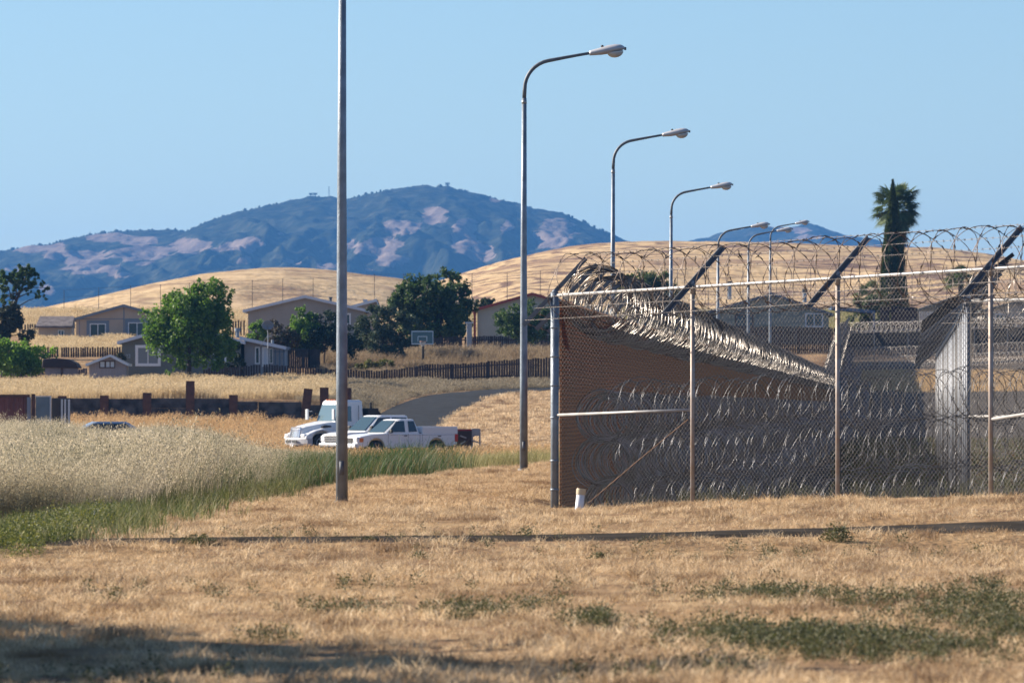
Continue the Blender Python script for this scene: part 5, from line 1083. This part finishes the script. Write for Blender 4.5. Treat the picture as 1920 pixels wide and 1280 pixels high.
tree('shrub', 'dark climbing shrub at the right corner of the house numbered 22', 440, 27.3, 700, [(440, 660, 14, 22), (452, 685, 12, 12), (425, 690, 18, 10)], 2400, .09, L_dark, cat='shrub', trunk=False, trunk_r=.05)
tree('shrub', 'low yellow green bush at the foot of the plank fence', 700, 26.0, 690, [(700, 682, 20, 7), (725, 680, 14, 7), (680, 688, 14, 5)], 1800, .09, leafmat('leaf_mustard', [(.10, .12, .02), (.14, .15, .03), (.2, .17, .03)], trans=.4), cat='shrub', trunk=False, trunk_r=.04)

# fan palms and cypress
L_palm = leafmat('leaf_palm', [(.05, .085, .03), (.08, .12, .04), (.12, .16, .06)], trans=.3)
L_dead = leafmat('leaf_dead', [(.12, .085, .05), (.20, .14, .08), (.08, .055, .035)], trans=.2)
def fan_palm(name, label, px, s, top_py, base_py, nf, fr, trunk_r=.25, skirt=True, pet=1.1, zb=None, lo=-60):
    X, Y = PX(px, s), S2Y(s); zb = g(X, Y) if zb is None else zb; r = empty(name, (X, Y, zb), label, 'palm'); zt = PZ(top_py, s) - zb
    mb = MB(); H = zt; mb.tube([(0, 0, -.3), (0, 0, H * .5), (0, 0, H)], [trunk_r * 1.2, trunk_r, trunk_r], 12); mb.obj('trunk', mat('palm_bark', (.10, .075, .055), .9, 0, var=.4, vscale=6), r)
    for dead in ((False, True) if skirt else (False,)):
        V = []; Fc = []; stem = MB()
        for k_ in range(nf if not dead else int(nf * 1.1)):
            az = random.uniform(0, 2 * math.pi); el = R(random.uniform(lo, 80)) if not dead else R(random.uniform(-88, -62)); L = pet * random.uniform(.7, 1.15); st = Vector((0, 0, H - (random.uniform(0, .8) if not dead else random.uniform(.6, 2.2))))
            if dead: L *= .6
            d = Vector((math.cos(az) * math.cos(el), math.sin(az) * math.cos(el), math.sin(el))); c = st + d * L - Vector((0, 0, .15 * L)); stem.bar(st, c, .03)
            side = d.cross(Vector((0, 0, 1))).normalized(); side = (side + Vector((0, 0, random.uniform(-.5, .5)))).normalized(); nseg = 19
            for j in range(nseg):
                a = (j / (nseg - 1) - .5) * R(200); l = fr * (1 - .3 * abs(j / (nseg - 1) - .5)) * random.uniform(.85, 1.1); dd = (d * math.cos(a) + side * math.sin(a)).normalized(); w = .05 * fr
                pw = dd.cross(d.cross(side)).normalized() * w; tip = c + dd * l + Vector((0, 0, -.35 * l * (.6 + .4 * abs(math.sin(a))) )); mid = c + dd * l * .55 + Vector((0, 0, -.05 * l))
                b0 = len(V); V += [c, mid - pw, tip, mid + pw]; Fc.append((b0, b0 + 1, b0 + 2, b0 + 3))
        link('crown' if not dead else 'dead_skirt', npmesh('fronds', np.array([tuple(v) for v in V]), np.array(Fc)), L_palm if not dead else L_dead, r); stem.obj('stalks', L_palm if not dead else L_dead, r)
    return r
random.seed(12)
fan_palm('fan_palm', 'tall fan palm rising behind the dark cypress against the sky', 1680, 21.6, 377, 600, 84, 1.12, skirt=True, pet=1.45, lo=-62)
fan_palm('fan_palm', 'short fan palm above the top roll right of the cypress', 1802, 21.8, 520, 600, 30, .9, skirt=False, pet=.9, lo=-20)
fan_palm('fan_palm', 'low fan palm fronds left of the cypress', 1632, 21.9, 545, 600, 24, .85, skirt=False, pet=.9, lo=-30)
s = 22.2; X, Y = PX(1674, s), S2Y(s); zb = g(X, Y); r = empty('cypress_tree', (X, Y, zb), 'tall narrow dark cypress in front of the tall palm', 'tree')
prof = [(344, 1), (352, 3), (365, 5), (380, 7.5), (400, 10), (430, 15), (470, 20), (500, 23), (540, 27), (570, 30), (600, 34), (615, 30)]
n = 15000; pyv = 338 + (615 - 338) * rng.uniform(0, 1, n) ** .8; rad = np.interp(pyv, [p[0] for p in prof], [p[1] for p in prof]) / s
az = rng.uniform(0, 2 * math.pi, n); lump = .75 + .5 * fbm(az * 1.6, pyv * .045, 3, 5); rr = rad * lump * rng.uniform(.5, 1, n) ** .4
C = np.stack([rr * np.cos(az) + (pyv - 338) * .0, rr * np.sin(az), PZ(pyv, s) - zb], -1)
d = np.stack([np.cos(az) * .35, np.sin(az) * .35, np.full(n, 1.0)], -1) + rng.normal(size=(n, 3)) * .25; d /= np.linalg.norm(d, axis=1)[:, None]; e = np.cross(d, rng.normal(size=(n, 3))); e /= np.linalg.norm(e, axis=1)[:, None]; sz = rng.uniform(.10, .22, (n, 1))
V = np.stack([C - d * sz, C + e * sz * .3, C + d * sz, C - e * sz * .3], 1).reshape(-1, 3)
link('crown', npmesh('crown', V, np.arange(n)[:, None] * 4 + np.arange(4)[None]), leafmat('leaf_cypress', [(.02, .035, .008), (.045, .07, .014), (.085, .11, .025)], trans=.35), r)
mb = MB(); mb.tube([(0, 0, -.3), (0, 0, PZ(400, s) - zb)], [.25, .06], 8); mb.obj('trunk', mat('bark', (0, 0, 0)), r)
# shade tree outside the frame, at the left, that shades the near grass
# ------------------------------------------------------------------ grass clumps
def clump(nb, h, spread, w, lean=(0, 0), segs=2, panicle=0, hv=.4, seed=0, curve=.35, pw=.006):
    r_ = np.random.default_rng(seed); V = []; Fc = []
    for _ in range(nb):
        x, y = r_.normal(0, spread, 2); H = h * r_.uniform(1 - hv, 1 + hv * .4); a = r_.uniform(0, 2 * math.pi); dx, dy = math.cos(a), math.sin(a)
        bend = curve * H * r_.uniform(.3, 1.3); a2 = r_.uniform(0, 2 * math.pi); bx, by = math.cos(a2) * bend + lean[0] * H, math.sin(a2) * bend + lean[1] * H
        pts = [(x + bx * t ** 2, y + by * t ** 2, H * t * (1 - .12 * t)) for t in np.linspace(0, 1, segs + 1)]
        b0 = len(V)
        for i, p in enumerate(pts[:-1]):
            ww = w * (1 - .35 * i / segs); V += [(p[0] - dx * ww, p[1] - dy * ww, p[2]), (p[0] + dx * ww, p[1] + dy * ww, p[2])]
        tip = pts[-1]; V += [(tip[0] - dx * w * .25, tip[1] - dy * w * .25, tip[2]), (tip[0] + dx * w * .25, tip[1] + dy * w * .25, tip[2])]
        for i in range(segs): Fc.append((b0 + 2 * i, b0 + 2 * i + 1, b0 + 2 * i + 3, b0 + 2 * i + 2))
        for k_ in range(panicle):
            t = r_.uniform(.62, 1.02); q = np.array([x + bx * t ** 2, y + by * t ** 2, H * t * (1 - .12 * t)]); o = r_.normal(0, 1, 3) * np.array([.05, .05, .02]) * h + np.array([.03 * h, 0, -.01 * h]); q = q + o
            dd = np.array([r_.normal(0, .5) + .3, r_.normal(0, .5), -1.0]); dd /= np.linalg.norm(dd); ee = np.cross(dd, r_.normal(0, 1, 3)); ee /= np.linalg.norm(ee); L = pw * 2.4
            b1 = len(V); V += [tuple(q - dd * L), tuple(q + ee * pw), tuple(q + dd * L), tuple(q - ee * pw)]; Fc.append((b1, b1 + 1, b1 + 2, b1 + 3))
    return np.array(V), np.array(Fc)
def weed(nl, h, spread, size, seed=0):
    r_ = np.random.default_rng(seed); V = []; Fc = []
    for _ in range(nl):
        t = r_.uniform(0, 1); a = r_.uniform(0, 2 * math.pi); rr = spread * (1 - .5 * t) * r_.uniform(0, 1) ** .6; c = np.array([rr * math.cos(a), rr * math.sin(a), h * t * r_.uniform(.5, 1)])
        d = np.array([math.cos(a), math.sin(a), r_.uniform(.2, 1.3)]) + r_.normal(0, .3, 3); d /= np.linalg.norm(d); e = np.cross(d, r_.normal(0, 1, 3)); e /= np.linalg.norm(e); s_ = size * r_.uniform(.6, 1.4)
        b0 = len(V); V += [tuple(c - d * s_), tuple(c + e * s_ * .45), tuple(c + d * s_), tuple(c - e * s_ * .45)]; Fc.append((b0, b0 + 1, b0 + 2, b0 + 3))
    return np.array(V), np.array(Fc)
def scatter(name, label, cat, pts, meshes, scl, m_, zoff=-.02, rz=None, idx=None, tilt=.0, kind='stuff'):
    """points carry rotation, scale and which clump; geometry nodes place the clumps"""
    pts = np.asarray(pts, float); n = len(pts); z = G(pts[:, 0], pts[:, 1]) + zoff if pts.shape[1] == 2 else pts[:, 2]
    me = bpy.data.meshes.new(name); me.vertices.add(n); me.vertices.foreach_set('co', np.stack([pts[:, 0], pts[:, 1], z], -1).astype(np.float32).ravel())
    rot = np.zeros((n, 3), np.float32); rot[:, 2] = rng.uniform(-math.pi, math.pi, n) if rz is None else rng.uniform(-rz, rz, n); rot[:, :2] = rng.normal(0, tilt, (n, 2)) if tilt else 0
    a = me.attributes.new('rot', 'FLOAT_VECTOR', 'POINT'); a.data.foreach_set('vector', rot.ravel())
    a = me.attributes.new('scl', 'FLOAT_VECTOR', 'POINT'); a.data.foreach_set('vector', np.asarray(scl, np.float32).reshape(n, -1).repeat(3 // np.asarray(scl).reshape(n, -1).shape[1], 1).ravel())
    a = me.attributes.new('idx', 'INT', 'POINT'); a.data.foreach_set('value', (rng.integers(0, len(meshes), n) if idx is None else idx).astype(np.int32))
    c = bpy.data.collections.new(name + '_clumps')
    for i, (V, Fc) in enumerate(meshes):
        mm = npmesh('clump', V, Fc); mm.materials.append(m_[i] if isinstance(m_, list) else m_); oo = bpy.data.objects.new('%s_%02d' % (name, i), mm); c.objects.link(oo)
    ng = bpy.data.node_groups.new(name, 'GeometryNodeTree'); ng.interface.new_socket('Geometry', in_out='INPUT', socket_type='NodeSocketGeometry'); ng.interface.new_socket('Geometry', in_out='OUTPUT', socket_type='NodeSocketGeometry')
    gi = ng.nodes.new('NodeGroupInput'); gout = ng.nodes.new('NodeGroupOutput'); ip_ = ng.nodes.new('GeometryNodeInstanceOnPoints'); ci = ng.nodes.new('GeometryNodeCollectionInfo')
    ci.inputs['Collection'].default_value = c; ci.inputs['Separate Children'].default_value = True; ci.inputs['Reset Children'].default_value = True; ip_.inputs['Pick Instance'].default_value = True
    def attr(nm, ty):
        q = ng.nodes.new('GeometryNodeInputNamedAttribute'); q.data_type = ty; q.inputs['Name'].default_value = nm; return q.outputs['Attribute']
    e2r = ng.nodes.new('FunctionNodeEulerToRotation'); ng.links.new(attr('rot', 'FLOAT_VECTOR'), e2r.inputs[0])
    ng.links.new(gi.outputs[0], ip_.inputs['Points']); ng.links.new(ci.outputs[0], ip_.inputs['Instance']); ng.links.new(e2r.outputs[0], ip_.inputs['Rotation']); ng.links.new(attr('scl', 'FLOAT_VECTOR'), ip_.inputs['Scale']); ng.links.new(attr('idx', 'INT'), ip_.inputs['Instance Index'])
    ng.links.new(ip_.outputs[0], gout.inputs[0])
    o = bpy.data.objects.new(name, me); COL.objects.link(o); md = o.modifiers.new('scatter', 'NODES'); md.node_group = ng; setp(o, label, cat, kind=kind); return o
def area(n, s0, s1, p0, p1, pw=1.0):
    """random points with photo columns p0..p1 between distances F/s1..F/s0; pw<1 thins the far end"""
    u = rng.uniform(0, 1, n); Y0, Y1 = F / s1, F / s0; Y = Y0 + (Y1 - Y0) * u ** pw; px = rng.uniform(p0, p1, n); return np.stack([(px - CX) * Y / F, Y], -1)
L_mown = leafmat('grass_mown', [(.20, .125, .065), (.46, .31, .17), (.68, .50, .30), (.76, .58, .36), (.88, .73, .50)], patch=(.27, .17, .09), pscale=1.0, pthr=(.50, .66), trans=.4, stretch=(1, .40, 1), isl=.35)
L_oat = leafmat('grass_oat', [(.36, .26, .14), (.54, .41, .23), (.68, .54, .33), (.78, .65, .43)], trans=.5, isl=.5)
L_oatp = leafmat('grass_oat_pale', [(.28, .24, .15), (.48, .40, .27), (.64, .55, .39), (.78, .68, .50)], patch=(.24, .22, .14), pscale=.22, pthr=(.47, .62), trans=.5, isl=.5)
L_green = leafmat('grass_green', [(.04, .065, .015), (.075, .11, .022), (.13, .15, .04), (.30, .27, .12)], trans=.45, patch=(.26, .24, .12), pscale=.5, pthr=(.50, .66))
L_reed = leafmat('reed_green', [(.018, .055, .01), (.03, .085, .016), (.05, .11, .02), (.15, .11, .045), (.30, .25, .12)], trans=.45, isl=.7)
L_weed = leafmat('weed_green', [(.035, .045, .018), (.065, .075, .028), (.11, .115, .045), (.20, .18, .09)], trans=.35)
L_straw = leafmat('grass_straw', [(.36, .23, .11), (.56, .37, .18), (.70, .49, .26)], trans=.5)
L_yell = leafmat('grass_yellowgreen', [(.17, .18, .06), (.26, .26, .10), (.36, .33, .15), (.44, .36, .19)], trans=.5)

# mown field
def mown(n, s0, s1, p0, p1): 
    p = area(n, s0, s1, p0, p1); e = edge_d(p[:, 0], p[:, 1]); f = front_f(p[:, 0], p[:, 1]); c = side_c(p[:, 0], p[:, 1])
    k = (e > rng.normal(0, .25, n)) & ~((f > .1) & (c > -.1)); yc = np.interp(p[:, 0], [-6.2, -3, 0, 3, 6, 9, 14], [68.2, 69.4, 70.6, 71.8, 72.8, 73.6, 74.5]); k &= (np.abs(p[:, 1] - yc) > 1.0 + rng.uniform(-.4, .3, n)) | ((p[:, 1] < yc - .5) & (rng.uniform(0, 1, n) < .08)); return p[k]
mp = np.concatenate([mown(26000, 230, 390, -260, 2180), mown(30000, 150, 230, -200, 2120), mown(34000, 105, 150, -100, 2080), mown(30000, 72, 105, 500, 1080)])
sc_ = (.25 + 1.2 * fbm(mp[:, 0] * 1.6, mp[:, 1] * .6, 4, 8)) * rng.uniform(.6, 1.45, len(mp)); dens = fbm(mp[:, 0] * 2.2, mp[:, 1] * .9, 4, 15)
k = rng.uniform(0, 1, len(mp)) < 2.4 * (dens - .26); mp = mp[k]; sc_ = sc_[k]
CL = [clump(28, .062, .035 + .02 * (i % 2), .0032, lean=(.25 * (i % 3 - .6), .1), segs=2, seed=i, curve=1.0, hv=.6) for i in range(8)]
scatter('mown_dry_grass', 'short mown straw coloured grass covering the near field', 'grass', mp, CL, sc_, L_mown, tilt=.25)
# low dark green weeds in the near field
wz = []
for (px, py, rx, ry, n) in ((1450,1095,140,10,500),(1650,1105,200,10,380),(1850,1110,120,14,600),(1500,1185,170,18,1500),(1700,1200,190,20,1100),(1880,1160,80,35,700),(1300,1160,140,16,300),(1110,1140,40,9,220),(1000,1105,60,6,60),(880,1120,100,12,260),(640,1115,120,8,130),(500,1165,60,4,90),(1360,1235,60,16,150),(1780,1140,160,14,400),(1180,1240,150,20,90),(300,1090,200,10,60),(1000,1075,500,12,80),(740,1010,420,8,160),(1500,1020,380,8,160),(1860,1080,60,8,100),(200,1240,200,30,120)):
    x = rng.normal(px, rx * .55, n); y = rng.normal(py, ry * .55, n); s_ = (y - HY) / CAMZ; wz.append(np.stack([(x - CX) / s_, F / s_], -1))
wz = np.concatenate(wz); wz = wz[rng.uniform(0, 1, len(wz)) < .24]; WD = [weed(80, .15, .09, .010, seed=i) for i in range(4)]
scatter('field_weeds', 'low dark green weeds in patches across the mown field', 'weeds', wz, WD, rng.uniform(.6, 1.35, len(wz)), L_weed)
# tall dry oats at the left
def oats(n, s0, s1, p0, p1, lo=.9, pw=1.):
    p = area(n, s0, s1, p0, p1, pw); return p[edge_d(p[:, 0], p[:, 1]) < -lo + rng.normal(0, .55, n)]
op = np.concatenate([oats(10000, 90, 140, -120, 520, 1.6), oats(9000, 62, 90, -100, 560, 3.2), oats(9000, 47, 62, -80, 640, 6)])
hh = .78 + .45 * fbm(op[:, 0] * .25, op[:, 1] * .06, 3, 21); hh *= 1 - .4 * sst(0, 5, op[:, 0] + 13 * sst(60, 160, op[:, 1])) * 0
px_ = op[:, 0] / op[:, 1] * F + CX; hh *= 1 - .42 * sst(330, 560, px_); hh *= 1 - .25 * sst(215, 160, op[:, 1]) * 0
OC = [clump(15, 1.0, .13, .0028, lean=(.16, 0), segs=3, panicle=13, seed=50 + i, curve=.30, hv=.45, pw=.0068) for i in range(6)]
hh = hh * (1.05 - .28 * np.exp(-((px_ - 190) / 70) ** 2) * sst(120, 170, op[:, 1]))
scatter('wild_oats', 'tall pale dry wild oats filling the left side', 'grass', op, OC, hh * rng.uniform(.6, 1.15, len(op)) * np.where(rng.uniform(0, 1, len(op)) < .05, 1.2, 1), L_oatp, rz=.9)
# mixed green and grey stalks between oats and reeds
gp = np.concatenate([oats(4200, 78, 125, 60, 620, 1.0), oats(4500, 50, 80, 240, 620, 3), oats(900, 50, 110, -40, 400, 3)]); scatter('green_stalks', 'green grey stalks mixed into the oats beside the reeds', 'grass', gp, [clump(14, .75, .10, .0035, lean=(.1, 0), segs=3, panicle=5, seed=70 + i, curve=.25, pw=.006) for i in range(4)], rng.uniform(.6, 1.05, len(gp)), leafmat('grass_greygreen', [(.10, .13, .05), (.16, .18, .08), (.26, .24, .13)], trans=.45), rz=.9)
# low green strip along the edge of the mown bank
lp = area(17000, 96, 175, -80, 560); e = edge_d(lp[:, 0], lp[:, 1]); lp = lp[(e < .15 + rng.normal(0, .35, len(e))) & (e > -2.2 - 1.2 * rng.uniform(0, 1, len(e))) & (rng.uniform(0, 1, len(e)) < 2.6 * (fbm(lp[:, 0] * 1.5, lp[:, 1] * .5, 3, 61) - .30))]
scatter('ditch_grass', 'low bright green grass along the lower edge of the mown bank', 'grass', lp, [clump(16, .22, .06, .0035, segs=2, seed=90 + i, curve=.5) for i in range(4)], rng.uniform(.5, 1.5, len(lp)), L_green)
# yellow green broad weeds at the very left near the path, dock stalks
bp_ = P(50, 1005, 170); bw_ = np.stack([rng.normal(-5.2, .30, 330), rng.uniform(66, 80, 330)], -1); bw_ = bw_[bw_[:, 0] < -4.75]
scatter('mustard_weeds', 'yellow green bushy weeds beside the left end of the path', 'weeds', bw_, [weed(110, .36, .14, .013, seed=110 + i) for i in range(3)], rng.uniform(.6, 1.2, len(bw_)), leafmat('leaf_mustardweed', [(.04, .065, .02), (.08, .11, .03), (.13, .15, .035), (.30, .28, .03)], trans=.4))
dk_ = []
for (a, b) in ((94, 960), (160, 925), (165, 950), (250, 900), (258, 925), (270, 905), (292, 900), (122, 930), (277, 925), (5, 955), (80, 975), (41, 965)):
    s_ = 118 if b < 930 else 138; dk_.append(((a - CX) / s_, F / s_))
scatter('dock_stalks', 'upright rusty green dock stalks at the lower edge of the oats', 'weeds', np.array(dk_), [weed(220, .62, .06, .016, seed=130 + i) for i in range(3)], rng.uniform(.8, 1.2, len(dk_)), leafmat('dock_leaf', [(.10, .13, .03), (.16, .10, .035), (.22, .10, .04)], trans=.4))
# reeds in the ditch
rp = np.concatenate([area(6500, 70, 101, 480, 800), area(3600, 62, 82, 760, 960)]); e = edge_d(rp[:, 0], rp[:, 1]); pxr = rp[:, 0] / rp[:, 1] * F + CX; rp = rp[(e < -.35 + rng.normal(0, .22, len(e))) & (e > -5) & (rng.uniform(0, 1, len(e)) < 3.0 * (fbm(rp[:, 0] * .9, rp[:, 1] * .2, 3, 66) - .28)) & (rng.uniform(0, 1, len(e)) < np.interp(pxr, [480, 560, 780, 900], [.3, 1, .9, .0]))]
scatter('ditch_reeds', 'tall dark green reeds in the ditch in front of the pickup', 'reeds', rp, [clump(11, 1.0, .17, .007, lean=(.14, 0), segs=3, panicle=2, seed=150 + i, curve=.5, hv=.6) for i in range(7)], rng.uniform(.4, .85, len(rp)) * (.6 + .75 * fbm(rp[:, 0] * .7, rp[:, 1] * .15, 3, 77)), L_reed, rz=1.2)
yp = np.concatenate([area(5000, 58, 76, 700, 1080), area(2500, 50, 66, 560, 1060)]); e = edge_d(yp[:, 0], yp[:, 1]); yp = yp[e < -.3 + rng.normal(0, .15, len(e))]
scatter('yellow_green_grass', 'knee high yellow green grass between the reeds and the fence corner', 'grass', yp, [clump(16, .6, .10, .004, lean=(.1, 0), segs=3, panicle=4, seed=170 + i, curve=.3, pw=.006) for i in range(4)], rng.uniform(.5, 1.0, len(yp)), L_yell, rz=1.2)
# dry grass on slopes and banks farther away
def bank(name, label, n, s0, s1, p0, p1, h, m_, keep=None, seed=0, w=.010, pan=5, cl=14, spread=.22, hvv=.35):
    p = area(n, s0, s1, p0, p1)
    if keep is not None: p = p[keep(p)]
    return scatter(name, label, 'grass', p, [clump(cl, h, spread, w, lean=(.12, 0), segs=2, panicle=pan, seed=seed + i, curve=.25, pw=w * 1.4) for i in range(4)], (.35 + 1.0 * fbm(p[:, 0] * .45, p[:, 1] * .2, 4, seed)) * rng.uniform(.6, 1.3, len(p)), m_, rz=1.2)
bank('bank_grass', 'tall golden grass on the bank above the timber retaining wall', 9000, 27.6, 30.6, -60, 620, .72, L_oat, seed=200, hvv=.5)
bank('bank_grass_shade_toned', 'grass with shade painted in grey tan along the foot of the long plank fence', 11000, 27.5, 31.5, 560, 1060, .40, leafmat('grass_shade_toned', [(.20, .16, .10), (.29, .24, .16), (.38, .32, .22)], trans=.45), keep=lambda p: (p[:, 1] > F / 28.15) | (p[:, 0] / p[:, 1] * F + CX < np.interp(F / p[:, 1], [28.1, 28.4, 29.2, 30.6, 34], [1060, 860, 770, 705, 660])), seed=210)  # grey tan tones paint the bank's shade into the grass colour
bank('yard_edge_grass', 'golden grass and weeds at the foot of the retaining wall', 5000, 31.2, 36, 120, 600, .8, L_straw, seed=220)
bank('yard_tufts', 'scattered dry tufts around the parked vehicles', 2600, 38.5, 48, 380, 1060, .55, L_straw, seed=230, cl=9)
bank('slope_grass', 'short golden grass on the slope right of the road', 9000, 28.6, 40, 800, 1070, .16, L_mown, keep=lambda p: (p[:, 0] / p[:, 1] * F + CX) > np.interp(F / p[:, 1], [28.4, 29.2, 30.6, 32.6, 34.5, 40], [1000, 915, 850, 808, 800, 830]), seed=240, w=.012, pan=0, cl=12, spread=.16)
bank('terrace_grass', 'dry brown grass on the terrace by the basketball hoop', 6000, 24.3, 26.6, 590, 1080, .95, leafmat('grass_brown', [(.20, .14, .08), (.30, .22, .13), (.38, .29, .17)], trans=.45), seed=250)
bank('lawn_grass', 'pale dry grass in front of the tan mobile home', 3600, 22.2, 24.0, 55, 240, .7, L_oat, seed=260, keep=lambda p: (p[:, 1] > F / 23.9))
bank('crest_grass', 'pale tall grass on the crest along the ranch fence', 16000, 17.6, 20.9, -40, 1160, .75, L_oat, seed=270, w=.014, cl=12, spread=.35)
bank('crest_grass_green', 'yellow green grass on the crest behind the security fence', 9000, 17.6, 20.6, 860, 1990, .7, L_yell, seed=280, w=.014, cl=12, spread=.35)
bank('far_slope_grass', 'orange tan grass on the slope below the far fence', 3000, 24.8, 27, 1590, 1960, .3, L_straw, seed=290, w=.012, pan=0)
# weeds inside, at the foot of the near fence
ip_w = np.array([(*(FA + FD * t + FN * random.uniform(.2, 1.6)),) for t in rng.uniform(.5, 11, 420)]); scatter('fence_foot_weeds', 'thin weeds and dry stalks at the foot of the near fence', 'weeds', ip_w, [clump(9, .28, .08, .003, segs=2, seed=300 + i, panicle=2, pw=.005) for i in range(3)], rng.uniform(.4, 1.2, len(ip_w)), L_weed)
cx_ = area(2600, 38, 90, 1560, 1990); ci_ = inside(cx_[:, 0], cx_[:, 1]) > .9; cx_ = cx_[ci_]; scatter('compound_weeds', 'sparse green and rust coloured weeds on the gravel between the fences', 'weeds', cx_, [weed(30, .25, .14, .03, seed=310 + i) for i in range(3)], rng.uniform(.4, 1.2, len(cx_)), leafmat('weed_mixed', [(.05, .08, .02), (.09, .10, .03), (.16, .07, .03)], trans=.35))
# single weeds
def single(name, label, px, py, h, spread, nl, size, m_, seed):
    s_ = (HY - py) / -CAMZ; X, Y = PX(px, s_), F / s_; V, Fc = weed(nl, h, spread, size, seed); V2, F2 = clump(14, h * 1.5, spread * .6, .002, segs=3, seed=seed, curve=.4, hv=.5)
    r = empty(name, (X, Y, g(X, Y)), label, 'weed'); link('leaves', npmesh('leaves', V, Fc), m_, r); link('stems', npmesh('stems', V2, F2), m_, r)
single('weed_plant', 'largest grey green weed with tall thin stems beside the path', 1568, 1012, .22, .22, 620, .016, L_weed, 401)
single('weed_plant', 'spreading dark weed on the path left of the near lamp post', 370, 1020, .12, .26, 480, .016, L_weed, 402)
single('weed_plant', 'small dark weed on the path right of the near lamp post', 694, 1015, .08, .11, 200, .013, L_weed, 403)
single('weed_plant', 'dark weed on the path below the fence corner', 1122, 1024, .07, .14, 260, .013, L_weed, 404)
single('weed_plant', 'pale weed tuft below the path between lamp posts', 786, 1026, .10, .13, 200, .012, L_weed, 405)
# shade tree beyond the left frame edge; its shadow falls on the near grass
X, Y = -12.3, 41.5; r = empty('shade_tree', (X, Y, 0), 'broad dense tree beyond the left frame edge shading the near grass', 'tree')
C, cc = crown_pts([(0, 0, 4.2, 2.3, 4.4, 1.8), (-.4, -6.0, 3.9, 2.3, 4.2, 1.6), (.4, -11.0, 4.2, 2.6, 4.0, 1.6), (-.9, 7.5, 3.7, 2.3, 4.0, 1.4), (0, 3, 3.9, 2.6, 4, 1.5)], 17000, .32); V, Fc = leaves_mesh(C, None, .19, .6); link('crown', npmesh('crown', V, Fc), L_oak, r)
mb = MB(); mb.tube([(0, 0, -.3), (0, 0, 2), (.3, 0, 4)], [.35, .28, .15], 10); mb.tube([(0, 0, 1.6), (.8, -2.5, 3), (1.2, -5, 4)], [.2, .15, .08], 8); mb.obj('trunk', mat('bark', (0, 0, 0)), r)

# ------------------------------------------------------------------ haze
HZ_DENS = 6.4e-5; HZ_COL = (.13, .41, .96)
hm = bpy.data.meshes.new('haze'); bm = bmesh.new(); bmesh.ops.create_cube(bm, size=1); bm.to_mesh(hm); bm.free()
hz = bpy.data.objects.new('haze', hm); COL.objects.link(hz); hz.scale = (23000, 23000, 370); hz.location = (0, 0, 370 / 2 - 60); hz['kind'] = 'stuff'
hmat = bpy.data.materials.new('haze_air'); hmat.use_nodes = True; nt = hmat.node_tree; nt.nodes.clear(); out = nt.nodes.new('ShaderNodeOutputMaterial'); pv = nt.nodes.new('ShaderNodeVolumePrincipled')
pv.inputs['Density'].default_value = HZ_DENS; pv.inputs['Color'].default_value = (*HZ_COL, 1); pv.inputs['Anisotropy'].default_value = .2
nt.links.new(pv.outputs[0], out.inputs['Volume']); hm.materials.append(hmat); hz.display_type = 'WIRE'
